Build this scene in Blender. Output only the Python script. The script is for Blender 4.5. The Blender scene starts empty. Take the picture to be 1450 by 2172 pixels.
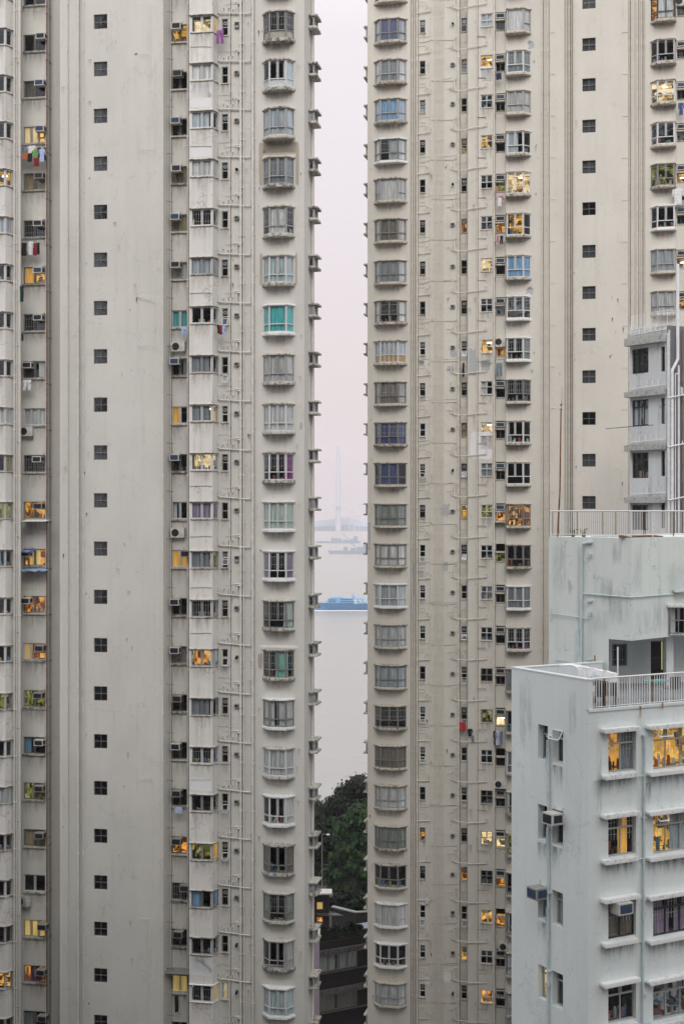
import bpy, math, random
from mathutils import Matrix, Vector
random.seed(7)
C = bpy.context.scene.collection
SC = bpy.context.scene
F = 3017.0; CX, CY = 725.0, 1086.0; CAMZ = 60.0   # focal length in photo pixels, image centre, eye height

# ------------------------------------------------------------------ materials
MATS = {}
def new_mat(name):
    m = bpy.data.materials.new(name); m.use_nodes = True
    nt = m.node_tree
    return m, nt, nt.nodes['Principled BSDF']
def N(nt, t, **kw):
    n = nt.nodes.new(t)
    for k, v in kw.items(): setattr(n, k, v)
    return n
def noise(nt, vec, scale, detail=3.0, rough=.55):
    n = N(nt, 'ShaderNodeTexNoise'); n.inputs['Scale'].default_value = scale
    n.inputs['Detail'].default_value = detail; n.inputs['Roughness'].default_value = rough
    nt.links.new(vec, n.inputs['Vector']); return n.outputs['Fac']
def mapping(nt, out, sc, loc=(0, 0, 0)):
    m = N(nt, 'ShaderNodeMapping'); m.inputs['Scale'].default_value = sc; m.inputs['Location'].default_value = loc
    nt.links.new(out, m.inputs['Vector']); return m.outputs['Vector']
def ramp(nt, fac, stops):
    r = N(nt, 'ShaderNodeValToRGB'); e = r.color_ramp.elements
    e[0].position, e[0].color = stops[0][0], (*stops[0][1], 1)
    e[1].position, e[1].color = stops[-1][0], (*stops[-1][1], 1)
    for p, c in stops[1:-1]:
        x = e.new(p); x.color = (*c, 1)
    nt.links.new(fac, r.inputs['Fac']); return r.outputs['Color']
def mix(nt, fac, a, b, mode='MIX'):
    m = N(nt, 'ShaderNodeMix', data_type='RGBA', blend_type=mode)
    if isinstance(fac, (int, float)): m.inputs[0].default_value = fac
    else: nt.links.new(fac, m.inputs[0])
    for i, x in ((6, a), (7, b)):
        if isinstance(x, tuple): m.inputs[i].default_value = (*x, 1)
        else: nt.links.new(x, m.inputs[i])
    return m.outputs[2]
def math_(nt, op, a, b=0.0, clamp=False):
    m = N(nt, 'ShaderNodeMath', operation=op); m.use_clamp = clamp
    for i, x in enumerate((a, b)):
        if isinstance(x, (int, float)): m.inputs[i].default_value = x
        else: nt.links.new(x, m.inputs[i])
    return m.outputs[0]
def bump(nt, bs, h, s, d=.02):
    b = N(nt, 'ShaderNodeBump'); b.inputs['Strength'].default_value = s; b.inputs['Distance'].default_value = d
    nt.links.new(h, b.inputs['Height']); nt.links.new(b.outputs['Normal'], bs.inputs['Normal'])

def wall_mat(name, base, dirt, streak=.5, blotch=.4, light=None, crack=.0):
    """painted render: paint mottling, vertical rain streaks, fine grain, hairline cracks"""
    m, nt, bs = new_mat(name)
    tc = N(nt, 'ShaderNodeTexCoord').outputs['Object']
    light = light or tuple(min(1, c * 1.09) for c in base)
    big = noise(nt, mapping(nt, tc, (.35, .35, .22)), 1.0, 5, .6)
    col = mix(nt, ramp(nt, big, [(.35, (0, 0, 0)), (.65, (1, 1, 1))]), base, light)
    st = noise(nt, mapping(nt, tc, (2.6, 2.6, .10)), 1.0, 5, .7)
    st2 = noise(nt, mapping(nt, tc, (.5, .5, .25)), 1.7, 3)
    sf = math_(nt, 'MULTIPLY', math_(nt, 'MULTIPLY', math_(nt, 'SUBTRACT', st, .5, True), math_(nt, 'SUBTRACT', st2, .35, True)), 14 * streak, True)
    col = mix(nt, sf, col, dirt)
    bl = noise(nt, mapping(nt, tc, (1, 1, .8)), 1.3, 6, .7)
    bf = math_(nt, 'MULTIPLY', math_(nt, 'SUBTRACT', bl, .56, True), 3.0 * blotch, True)
    col = mix(nt, bf, col, dirt)
    gr = noise(nt, tc, 26, 2, .8)
    gf = ramp(nt, gr, [(.3, (.90, .90, .90)), (.7, (1.06, 1.06, 1.06))])
    col = mix(nt, 1.0, col, gf, 'MULTIPLY')
    if crack:
        v = N(nt, 'ShaderNodeTexVoronoi', feature='DISTANCE_TO_EDGE'); v.inputs['Scale'].default_value = .45
        wob = N(nt, 'ShaderNodeVectorMath', operation='ADD')
        nn = N(nt, 'ShaderNodeTexNoise'); nn.inputs['Scale'].default_value = 2.2; nt.links.new(tc, nn.inputs['Vector'])
        nt.links.new(tc, wob.inputs[0]); nt.links.new(nn.outputs['Color'], wob.inputs[1])
        nt.links.new(wob.outputs[0], v.inputs['Vector'])
        cf = math_(nt, 'MULTIPLY', math_(nt, 'LESS_THAN', v.outputs['Distance'], .010), crack)
        cf = math_(nt, 'MULTIPLY', cf, math_(nt, 'GREATER_THAN', st2, .52))
        col = mix(nt, cf, col, dirt)
    nt.links.new(col, bs.inputs['Base Color']); bs.inputs['Roughness'].default_value = .9
    bs.inputs['Specular IOR Level'].default_value = .2
    bump(nt, bs, gr, .25, .01)
    return m

def plain(name, c, rough=.6, metal=0, var=.15, sc=8):
    m, nt, bs = new_mat(name)
    tc = N(nt, 'ShaderNodeTexCoord').outputs['Object']
    n = noise(nt, tc, sc, 4)
    col = ramp(nt, n, [(.3, tuple(x * (1 - var) for x in c)), (.7, tuple(min(1, x * (1 + var)) for x in c))])
    nt.links.new(col, bs.inputs['Base Color']); bs.inputs['Roughness'].default_value = rough
    bs.inputs['Metallic'].default_value = metal
    return m
def slabmat(name, base, dirt, amt=.5):
    """weathered concrete trim with black mould"""
    m, nt, bs = new_mat(name)
    tc = N(nt, 'ShaderNodeTexCoord').outputs['Object']
    rnd = N(nt, 'ShaderNodeObjectInfo').outputs['Random']
    off = N(nt, 'ShaderNodeVectorMath', operation='ADD'); nt.links.new(tc, off.inputs[0])
    k = math_(nt, 'MULTIPLY', rnd, 40.0); nt.links.new(k, off.inputs[1])
    n = noise(nt, off.outputs[0], 5.5, 5, .75)
    a = math_(nt, 'ADD', math_(nt, 'MULTIPLY', rnd, .12), .50 - amt * .15)
    f = math_(nt, 'MULTIPLY', math_(nt, 'SUBTRACT', n, a, True), 7, True)
    col = mix(nt, f, base, dirt)
    nt.links.new(col, bs.inputs['Base Color']); bs.inputs['Roughness'].default_value = .9
    return m
def curtain_mat(name, c, var=.2, trans=.0):
    m, nt, bs = new_mat(name)
    tc = N(nt, 'ShaderNodeTexCoord').outputs['Object']
    n = noise(nt, mapping(nt, tc, (9, 9, .5)), 1.5, 4, .6)
    rnd = N(nt, 'ShaderNodeObjectInfo').outputs['Random']
    col = ramp(nt, n, [(.3, tuple(x * (1 - var * 1.6) for x in c)), (.7, tuple(min(1, x * (1 + var)) for x in c))])
    g = math_(nt, 'ADD', math_(nt, 'MULTIPLY', rnd, .3), .8)
    cc = N(nt, 'ShaderNodeCombineColor'); [nt.links.new(g, cc.inputs[i]) for i in range(3)]
    col = mix(nt, 1.0, col, cc.outputs[0], 'MULTIPLY')
    nt.links.new(col, bs.inputs['Base Color']); bs.inputs['Roughness'].default_value = .85
    return m
def room_mat(name, dark, mids, lit=0.0, sc=2.2):
    """the inside of a flat seen through a window: walls and furniture in blocks of colour; lit rooms glow"""
    m, nt, bs = new_mat(name)
    tc = N(nt, 'ShaderNodeTexCoord').outputs['Object']
    rnd = N(nt, 'ShaderNodeObjectInfo').outputs['Random']
    off = N(nt, 'ShaderNodeVectorMath', operation='ADD'); nt.links.new(tc, off.inputs[0])
    nt.links.new(math_(nt, 'MULTIPLY', rnd, 90.0), off.inputs[1])
    v = N(nt, 'ShaderNodeTexVoronoi', distance='CHEBYCHEV'); v.inputs['Scale'].default_value = sc
    nt.links.new(off.outputs[0], v.inputs['Vector'])
    sep = N(nt, 'ShaderNodeSeparateColor'); nt.links.new(v.outputs['Color'], sep.inputs[0])
    col = ramp(nt, sep.outputs[0], [(0, dark)] + mids)
    r = [n for n in nt.nodes if n.bl_idname == 'ShaderNodeValToRGB'][-1]; r.color_ramp.interpolation = 'CONSTANT'
    n2 = noise(nt, off.outputs[0], 4, 4)
    col = mix(nt, .5, col, ramp(nt, n2, [(.35, (.3, .3, .3)), (.65, (1.3, 1.3, 1.3))]), 'MULTIPLY')
    nt.links.new(col, bs.inputs['Base Color']); bs.inputs['Roughness'].default_value = .9
    if lit:
        nt.links.new(col, bs.inputs['Emission Color']); bs.inputs['Emission Strength'].default_value = lit
    return m
def glass_mat():
    m = bpy.data.materials.new('window_glass'); m.use_nodes = True; nt = m.node_tree; nt.nodes.clear()
    out = N(nt, 'ShaderNodeOutputMaterial'); t = N(nt, 'ShaderNodeBsdfTransparent'); g = N(nt, 'ShaderNodeBsdfGlossy')
    t.inputs[0].default_value = (.93, .95, .96, 1); g.inputs['Roughness'].default_value = .06
    g.inputs[0].default_value = (.80, .90, 1.0, 1)
    tc = N(nt, 'ShaderNodeTexCoord').outputs['Object']
    b = N(nt, 'ShaderNodeBump'); b.inputs['Strength'].default_value = .25; b.inputs['Distance'].default_value = .02
    nt.links.new(noise(nt, tc, 1.8, 1), b.inputs['Height']); nt.links.new(b.outputs[0], g.inputs['Normal'])
    fr = N(nt, 'ShaderNodeLayerWeight'); fr.inputs[0].default_value = .5
    f = math_(nt, 'ADD', math_(nt, 'MULTIPLY', math_(nt, 'POWER', fr.outputs['Facing'], 3.5), .8), .075, True)
    mx = N(nt, 'ShaderNodeMixShader'); nt.links.new(f, mx.inputs[0]); nt.links.new(t.outputs[0], mx.inputs[1]); nt.links.new(g.outputs[0], mx.inputs[2])
    nt.links.new(mx.outputs[0], out.inputs[0]); return m
def stain_mat(name, c, amt, bell=False):
    """soft-edged mould and rust runs: opaque dirt with a torn, streaky outline"""
    m = bpy.data.materials.new(name); m.use_nodes = True; nt = m.node_tree; bs = nt.nodes['Principled BSDF']
    tc = N(nt, 'ShaderNodeTexCoord')
    rnd = N(nt, 'ShaderNodeObjectInfo').outputs['Random']
    off = N(nt, 'ShaderNodeVectorMath', operation='ADD'); nt.links.new(tc.outputs['Object'], off.inputs[0])
    nt.links.new(math_(nt, 'MULTIPLY', rnd, 70.0), off.inputs[1])
    n = noise(nt, mapping(nt, off.outputs[0], (5, 5, .8)), 1.0, 5, .7)
    uv = N(nt, 'ShaderNodeSeparateXYZ'); nt.links.new(tc.outputs['UV'], uv.inputs[0])
    fall = math_(nt, 'POWER', uv.outputs[1], 1.4)     # uv v = 1 under the sill, 0 at the foot of the run
    if bell: fall = math_(nt, 'MULTIPLY', math_(nt, 'MULTIPLY', uv.outputs[1], math_(nt, 'SUBTRACT', 1.0, uv.outputs[1])), 3.5, True)
    ex = math_(nt, 'MULTIPLY', math_(nt, 'MULTIPLY', uv.outputs[0], math_(nt, 'SUBTRACT', 1.0, uv.outputs[0])), 7, True)
    a = math_(nt, 'MULTIPLY', math_(nt, 'MULTIPLY', math_(nt, 'SUBTRACT', n, .36, True), math_(nt, 'MULTIPLY', fall, ex)), amt, True)
    bs.inputs['Base Color'].default_value = (*c, 1); bs.inputs['Roughness'].default_value = .95
    nt.links.new(a, bs.inputs['Alpha']); return m

M = {}
M['wallL'] = wall_mat('beige_render', (.63, .622, .59), (.38, .37, .345), .30, .16, crack=.25)
M['wallLpale'] = wall_mat('pale_weathered_render', (.71, .70, .675), (.33, .31, .28), .7, .45, crack=.5)
M['wallR'] = wall_mat('tan_render', (.63, .61, .565), (.40, .375, .325), .28, .16, crack=.25)
M['white'] = wall_mat('faded_pale_blue_paint', (.70, .765, .77), (.42, .50, .53), .35, .16, crack=.3)
M['white2'] = wall_mat('mouldy_pale_green_paint', (.69, .745, .725), (.40, .47, .48), .6, .3, crack=.5)
M['old'] = wall_mat('grey_weathered_paint', (.62, .65, .67), (.28, .29, .29), .8, .5, crack=.5)
M['oldgrey'] = wall_mat('grey_service_wall', (.19, .20, .22), (.15, .15, .16), .7, .5)
M['patchgrey'] = wall_mat('grey_cement_patch', (.43, .45, .47), (.33, .34, .36), .4, .5)
M['patchbeige'] = wall_mat('stripped_render_patch', (.42, .385, .33), (.33, .29, .24), .4, .5)
M['patchwhite'] = wall_mat('fresh_white_paint_patch', (.76, .76, .78), (.62, .61, .60), .3, .3)
M['slab'] = slabmat('mouldy_concrete_trim', (.57, .55, .50), (.13, .12, .105), .55)
M['slabR'] = slabmat('mouldy_tan_trim', (.58, .54, .47), (.16, .14, .115), .5)
M['slabD'] = slabmat('dark_ledge', (.11, .105, .10), (.04, .04, .04), .5)
M['slabW'] = slabmat('white_painted_ledge', (.80, .82, .82), (.45, .48, .48), .1)
M['slabO'] = slabmat('dark_streaked_ledge', (.47, .48, .47), (.27, .27, .26), .5)
M['pipeL'] = plain('painted_pipe_beige', (.72, .70, .66), .5, 0, .12, 3)
M['pipeD'] = plain('dirty_brown_pipe_and_shade', (.20, .15, .125), .7, 0, .3, 3)  # brown of dirty pipes, also of the shadow lines drawn beside pipes
M['pipeR'] = plain('painted_pipe_tan', (.72, .68, .61), .5, 0, .12, 3)
M['pipeB'] = plain('painted_pipe_pale_blue', (.55, .66, .69), .45, 0, .12, 3)
M['pipeW'] = plain('white_plastic_pipe', (.78, .80, .82), .4, 0, .1, 3)
M['fw'] = plain('white_window_frame', (.66, .67, .68), .45, 0, .06)
M['fg'] = plain('grey_aluminium_frame', (.25, .25, .24), .5, .2, .15)
M['fs'] = plain('silver_aluminium_frame', (.40, .405, .40), .45, .2, .12)
M['fd'] = plain('dark_bronze_frame', (.045, .042, .042), .5, .2, .2)
M['bar'] = plain('window_grille_paint', (.62, .63, .64), .5, 0, .1)
M['glass'] = glass_mat()
M['stain'] = stain_mat('dirt_runs_under_ledge', (.24, .205, .17), 1.7)
M['mould'] = stain_mat('blue_black_mould_runs', (.24, .30, .32), 2.6)
M['run'] = stain_mat('dark_rust_drips', (.12, .07, .04), 5)
M['blot'] = stain_mat('weathered_paint_blotch', (.38, .46, .47), 1.2, True); M['darkrender'] = wall_mat('dark_grey_render', (.17, .165, .155), (.09, .09, .085), .4, .3)
M['rust'] = stain_mat('rust_runs', (.34, .15, .04), 9)
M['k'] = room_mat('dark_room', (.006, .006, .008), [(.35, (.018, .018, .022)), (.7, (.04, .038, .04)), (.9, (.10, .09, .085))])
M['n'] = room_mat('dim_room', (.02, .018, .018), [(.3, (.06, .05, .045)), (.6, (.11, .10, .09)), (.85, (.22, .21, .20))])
M['m'] = room_mat('cluttered_pale_room', (.03, .035, .04), [(.25, (.16, .17, .18)), (.5, (.38, .40, .42)), (.75, (.55, .56, .56)), (.9, (.10, .25, .35))], .15, 3.5)
M['o'] = room_mat('orange_lit_room', (.10, .03, .008), [(.22, (.46, .22, .04)), (.45, (.90, .50, .10)), (.68, (.17, .06, .015)), (.9, (1.0, .68, .26))], .52, 3.4)
M['y'] = room_mat('yellow_lit_room', (.10, .06, .015), [(.2, (.70, .44, .08)), (.5, (1.0, .70, .22)), (.75, (.30, .18, .04)), (.9, (.05, .04, .03))], .55, 3.2)
M['c'] = room_mat('cream_lit_room', (.20, .15, .08), [(.15, (.85, .70, .42)), (.45, (1.0, .88, .62)), (.72, (.50, .36, .18)), (.9, (.08, .07, .06))], .58, 3.0)
M['v'] = room_mat('olive_lit_room', (.03, .03, .01), [(.3, (.20, .20, .05)), (.6, (.42, .42, .10)), (.85, (.62, .60, .30))], .36, 3.4)
M['mauve_panel'] = plain('beige_panel', (.50, .46, .38), .6)
M['panel_tan'] = plain('tan_panel', (.52, .33, .14), .6)
M['panel_white'] = plain('white_panel', (.74, .76, .79), .6)
CUR = dict(white=(.66, .68, .70), dust=(.055, .06, .066), sheer=(.44, .49, .53), pale=(.58, .63, .66), grey=(.25, .28, .30), brown=(.19, .165, .135), blue=(.07, .09, .22),
           lblue=(.24, .40, .60), sky=(.50, .62, .74), teal=(.10, .42, .42), purple=(.22, .06, .20), green=(.27, .31, .28), pgreen=(.46, .55, .50), tan=(.42, .33, .20),
           cream=(.62, .48, .27), orange=(.70, .34, .07), mint=(.26, .62, .52), mauve=(.27, .22, .30), ltan=(.72, .44, .15), black=(.015, .015, .02))
for k, c in CUR.items(): M['cur_' + k] = curtain_mat(k + '_curtain', tuple(min(.82, x * 1.3) for x in c), .3)
for k in ('ltan', 'orange', 'cream'):      # curtains glow by themselves, in place of lamplight shining through
    bs = M['cur_' + k].node_tree.nodes['Principled BSDF']; l = bs.inputs['Base Color'].links[0].from_socket
    M['cur_' + k].node_tree.links.new(l, bs.inputs['Emission Color']); bs.inputs['Emission Strength'].default_value = .42
M['accase'] = plain('off_white_enamel', (.55, .55, .52), .5, 0, .18, 4)
M['accase_d'] = plain('grimy_enamel', (.28, .27, .25), .6, 0, .25, 4)
M['acgrille'] = plain('condenser_fins', (.025, .03, .045), .5, .3, .3, 12)
M['acgrille_b'] = plain('blue_condenser_fins', (.05, .085, .15), .5, .3, .3, 12)
M['acblack'] = plain('black_fan', (.015, .015, .016), .6)
M['rail'] = plain('white_railing_paint', (.80, .81, .82), .5, 0, .06)
M['rustiron'] = plain('rusty_iron', (.20, .085, .03), .8, 0, .5, 5)
M['lamp'] = plain('lamp_tube', (.9, .9, .85), .4); _b = M['lamp'].node_tree.nodes['Principled BSDF']; _b.inputs['Emission Color'].default_value = (1, .93, .78, 1); _b.inputs['Emission Strength'].default_value = 3.0

# ------------------------------------------------------------------ mesh builder
class MB:
    def __init__(s): s.v = []; s.f = []; s.m = []; s.uv = {}
    def poly(s, pts, mi=0):
        i = len(s.v); s.v += [tuple(p) for p in pts]; s.f.append(tuple(range(i, i + len(pts)))); s.m.append(mi)
    def quad_uv(s, pts, mi=0):            # uv 0..1, last two points on top
        s.poly(pts, mi); s.uv[len(s.f) - 1] = ((0, 0), (1, 0), (1, 1), (0, 1))
    def prism(s, poly, z0, z1, mi=0, bev=0):
        n = len(poly); i = len(s.v)
        if bev:
            cx = sum(p[0] for p in poly) / n; cy = sum(p[1] for p in poly) / n
            sh = [(p[0] + (cx - p[0]) * bev, p[1] + (cy - p[1]) * bev) for p in poly]
            h = (z1 - z0) * .3
            rings = [(sh, z0), (poly, z0 + h), (poly, z1 - h), (sh, z1)]
        else: rings = [(poly, z0), (poly, z1)]
        for r, z in rings: s.v += [(p[0], p[1], z) for p in r]
        for k in range(len(rings) - 1):
            a = i + k * n; b = a + n
            for j in range(n):
                j2 = (j + 1) % n; s.f.append((a + j, a + j2, b + j2, b + j)); s.m.append(mi)
        s.f.append(tuple(i + j for j in reversed(range(n)))); s.m.append(mi)
        t = i + (len(rings) - 1) * n; s.f.append(tuple(t + j for j in range(n))); s.m.append(mi)
    def box(s, x0, x1, y0, y1, z0, z1, mi=0):
        s.prism([(x0, y0), (x1, y0), (x1, y1), (x0, y1)], z0, z1, mi)
    def obox(s, p0, p1, t, z0, z1, mi=0, off=0):      # bar along the plan line p0-p1, thickness t
        dx, dy = p1[0] - p0[0], p1[1] - p0[1]; L = math.hypot(dx, dy) or 1e-6; nx, ny = -dy / L, dx / L
        a, b = off - t / 2, off + t / 2
        s.prism([(p0[0] + nx * a, p0[1] + ny * a), (p1[0] + nx * a, p1[1] + ny * a), (p1[0] + nx * b, p1[1] + ny * b), (p0[0] + nx * b, p0[1] + ny * b)], z0, z1, mi)
    def tube(s, pts, r, n=6, mi=0, r1=None):
        pts = [Vector(p) for p in pts]; i = len(s.v); K = len(pts)
        for k, p in enumerate(pts):
            d = (pts[min(k + 1, K - 1)] - pts[max(k - 1, 0)]).normalized()
            a = Vector((0, 0, 1)) if abs(d.z) < .8 else Vector((1, 0, 0))
            x = d.cross(a).normalized(); y = d.cross(x)
            rr = r if r1 is None else r + (r1 - r) * k / (K - 1)
            for j in range(n):
                t = 2 * math.pi * j / n; s.v.append(tuple(p + (x * math.cos(t) + y * math.sin(t)) * rr))
        for k in range(K - 1):
            for j in range(n):
                j2 = (j + 1) % n; a = i + k * n; s.f.append((a + j, a + j2, a + n + j2, a + n + j)); s.m.append(mi)
        s.f.append(tuple(i + j for j in range(n))); s.m.append(mi)
        s.f.append(tuple(i + (K - 1) * n + j for j in reversed(range(n)))); s.m.append(mi)
    def mesh(s, name, mats):
        me = bpy.data.meshes.new(name); me.from_pydata(s.v, [], s.f)
        for m in mats: me.materials.append(m)
        me.polygons.foreach_set('material_index', s.m)
        if s.uv:
            ul = me.uv_layers.new(name='UVMap')
            for fi, uvs in s.uv.items():
                for li, q in zip(me.polygons[fi].loop_indices, uvs): ul.data[li].uv = q
        me.update(); return me

def link(name, me, mw=Matrix(), parent=None):
    o = bpy.data.objects.new(name, me); C.objects.link(o)
    if parent is not None:
        o.parent = parent; o.matrix_local = PW[parent.name].inverted() @ mw
    else: o.matrix_local = mw
    PW[o.name] = mw
    return o
PW = {}
def thing(o, label, cat, group=None, kind=None):
    o['label'] = label; o['category'] = cat
    if group: o['group'] = group
    if kind: o['kind'] = kind
    return o
def empty(name, loc, label, cat, group=None):
    return thing(link(name, None, Matrix.Translation(loc)), label, cat, group)
def struct(name, me, mw=Matrix(), kind='structure'):
    o = link(name, me, mw); o['kind'] = kind; return o

class Frame:      # a plan frame: origin, direction of u; v points into the building
    def __init__(s, P, ang):
        s.P = P; s.a = ang; s.du = (math.cos(ang), math.sin(ang)); s.dv = (-math.sin(ang), math.cos(ang))
    def w(s, u, v): return (s.P[0] + u * s.du[0] + v * s.dv[0], s.P[1] + u * s.du[1] + v * s.dv[1])
    def u(s, x, v=0):       # where the sight line of photo column x meets the plane v
        r = (x - CX) / F; X0 = s.P[0] + v * s.dv[0]; Y0 = s.P[1] + v * s.dv[1]
        return (r * Y0 - X0) / (s.du[0] - r * s.du[1])
    def vv(s, x, u=0):      # same on the plane u
        r = (x - CX) / F; X0 = s.P[0] + u * s.du[0]; Y0 = s.P[1] + u * s.du[1]
        return (r * Y0 - X0) / (s.dv[0] - r * s.dv[1])
    def z(s, y, u, v): return CAMZ - (y - CY) / F * s.w(u, v)[1]
    def M(s, u=0, v=0, z=0, rot=0):
        x, y = s.w(u, v); return Matrix.Translation((x, y, z)) @ Matrix.Rotation(s.a + rot, 4, 'Z')

# ------------------------------------------------------------------ walls with openings
def wall_seg(mb, p0, p1, z0, z1, holes, mi=0, rev=.14):
    dx, dy = p1[0] - p0[0], p1[1] - p0[1]; L = math.hypot(dx, dy); ex, ey = dx / L, dy / L; nx, ny = -ey, ex
    def P(s, z, d=0): return (p0[0] + ex * s + nx * d, p0[1] + ey * s + ny * d, z)
    ss = sorted({0, L} | {h[0] for h in holes} | {h[1] for h in holes})
    for a, b in zip(ss, ss[1:]):
        m_ = (a + b) / 2; hs = sorted([h for h in holes if h[0] < m_ < h[1]], key=lambda h: h[2]); z = z0
        for h in hs:
            if h[2] > z: mb.poly([P(a, z), P(b, z), P(b, h[2]), P(a, h[2])], mi)
            z = h[3]
        mb.poly([P(a, z), P(b, z), P(b, z1), P(a, z1)], mi)
    for s0, s1, a, b in holes:
        mb.poly([P(s0, a), P(s1, a), P(s1, a, rev), P(s0, a, rev)], mi); mb.poly([P(s0, b, rev), P(s1, b, rev), P(s1, b), P(s0, b)], mi)
        mb.poly([P(s0, a, rev), P(s0, b, rev), P(s0, b), P(s0, a)], mi); mb.poly([P(s1, a), P(s1, b), P(s1, b, rev), P(s1, a, rev)], mi)

# ------------------------------------------------------------------ windows
CACHE = {}
def cached(key, fn):
    if key not in CACHE: CACHE[key] = fn()
    return CACHE[key]
def along(path, s):
    for a, b in zip(path, path[1:]):
        L = math.dist(a, b)
        if s <= L + 1e-9: return (a[0] + (b[0] - a[0]) * s / L, a[1] + (b[1] - a[1]) * s / L)
        s -= L
    return path[-1]
def make_frame(path, z0, z1, segs, bw, fm):
    """path: plan points; segs: per stretch (upper lights, lower lights, transom fraction or None)"""
    mb = MB(); t = .05
    for (a, b), (cu, cl, tr) in zip(zip(path, path[1:]), segs):
        L = math.dist(a, b)
        def at(s): return (a[0] + (b[0] - a[0]) * s / L, a[1] + (b[1] - a[1]) * s / L)
        zt = z0 + (z1 - z0) * tr if tr else z0
        mb.obox(at(bw), at(L - bw), t, z0, z0 + bw); mb.obox(at(bw), at(L - bw), t, z1 - bw, z1)
        mb.obox(at(0), at(bw), t + .004, z0, z1); mb.obox(at(L - bw), at(L), t + .004, z0, z1)
        if tr: mb.obox(at(bw), at(L - bw), t, zt - bw * .6, zt + bw * .6)
        for n, lo, hi in ((cu, zt, z1), (cl, z0, zt)):
            if hi - lo < .05: continue
            for k in range(1, n):
                s = L * k / n; mb.obox(at(s - bw * .45), at(s + bw * .45), t - .006, lo + bw * .6, hi - bw * .8)
            if n > 1 and lo == zt and bw > .03:          # sash rails of the opening lights
                for k in range(n):
                    s0, s1 = L * k / n + bw, L * (k + 1) / n - bw
                    mb.obox(at(s0), at(s0 + bw * .5), t + .012, lo + bw, hi - bw); mb.obox(at(s1 - bw * .5), at(s1), t + .012, lo + bw, hi - bw)
    return mb.mesh('frame', [M[fm]])
def make_pane(path, z0, z1):
    mb = MB()
    for a, b in zip(path, path[1:]):
        mb.poly([(a[0], a[1] + .01, z0), (b[0], b[1] + .01, z0), (b[0], b[1] + .01, z1), (a[0], a[1] + .01, z1)])
    return mb.mesh('pane', [M['glass']])
def make_curtain(path, z0, z1, spans, mat, flat, seed):
    R = random.Random(seed); mb = MB(); tot = sum(math.dist(a, b) for a, b in zip(path, path[1:]))
    for s0, s1 in spans:
        s0 *= tot; s1 *= tot
        n = max(2, int((s1 - s0) / (.3 if flat else .045)))
        prev = None; ph = 0
        for k in range(n + 1):
            p = along(path, s0 + (s1 - s0) * k / n); ph = .0 if flat else (.028 if k % 2 else -.028) * R.uniform(.4, 1.2)
            q = (p[0], p[1] + .07 + ph * .8); top = z1; bot = z0 + (R.uniform(0, .02) if not flat else 0)
            if prev: mb.poly([(prev[0], prev[1], bot), (q[0], q[1], bot), (q[0], q[1], top), (prev[0], prev[1], top)])
            prev = q
    return mb.mesh('curtain', [mat])
def make_room(u0, u1, v0, z0, z1, deep, mat, path=None):
    mb = MB(); v1 = v0 + deep
    P = lambda u, v, z: (u, v, z)
    mb.poly([P(u0, v1, z0), P(u1, v1, z0), P(u1, v1, z1), P(u0, v1, z1)])
    mb.poly([P(u0, v0, z0), P(u0, v1, z0), P(u0, v1, z1), P(u0, v0, z1)]); mb.poly([P(u1, v0, z0), P(u1, v1, z0), P(u1, v1, z1), P(u1, v0, z1)])
    mb.poly([P(u0, v0, z0), P(u1, v0, z0), P(u1, v1, z0), P(u0, v1, z0)]); mb.poly([P(u0, v0, z1), P(u1, v0, z1), P(u1, v1, z1), P(u0, v1, z1)])
    return mb.mesh('room', [mat])
def make_bars(path, z0, z1, step, fm='bar', horiz=2):
    mb = MB()
    for a, b in zip(path, path[1:]):
        L = math.dist(a, b); n = max(2, int(L / step))
        def at(s): return (a[0] + (b[0] - a[0]) * s / L, a[1] + (b[1] - a[1]) * s / L + .06)
        for k in range(1, n): mb.obox(at(L * k / n - .006), at(L * k / n + .006), .012, z0, z1)
        for k in range(horiz): 
            z = z0 + (z1 - z0) * (k + .5) / horiz; mb.obox(at(.02), at(L - .02), .01, z - .006, z + .006)
    return mb.mesh('grille', [M[fm]])
CLUT = [(.40, .42, .45), (.10, .20, .32), (.35, .09, .06), (.08, .20, .09), (.40, .34, .20), (.03, .03, .04), (.25, .16, .10), (.55, .56, .58), (.25, .36, .42), (.06, .05, .05)]
CM = [plain('household_colour_%d' % i, c, .6) for i, c in enumerate(CLUT)]
def make_clutter(path, z0, h, seed, n=11):
    R = random.Random(seed); mb = MB(); tot = sum(math.dist(a, b) for a, b in zip(path, path[1:]))
    pick = R.sample(range(len(CM)), 4)
    for k in range(n):
        p = along(path, tot * R.uniform(.08, .92)); w = R.uniform(.03, .09); hh = h * R.uniform(.15, .8)
        y = p[1] + R.uniform(.22, .4); cy = [(p[0] + w * math.cos(t * math.pi / 3), y + w * .7 * math.sin(t * math.pi / 3)) for t in range(6)]
        mb.prism(cy, z0 + .01, z0 + hh, R.randrange(4), .25)
    return mb.mesh('household_clutter', [CM[i] for i in pick])

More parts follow.
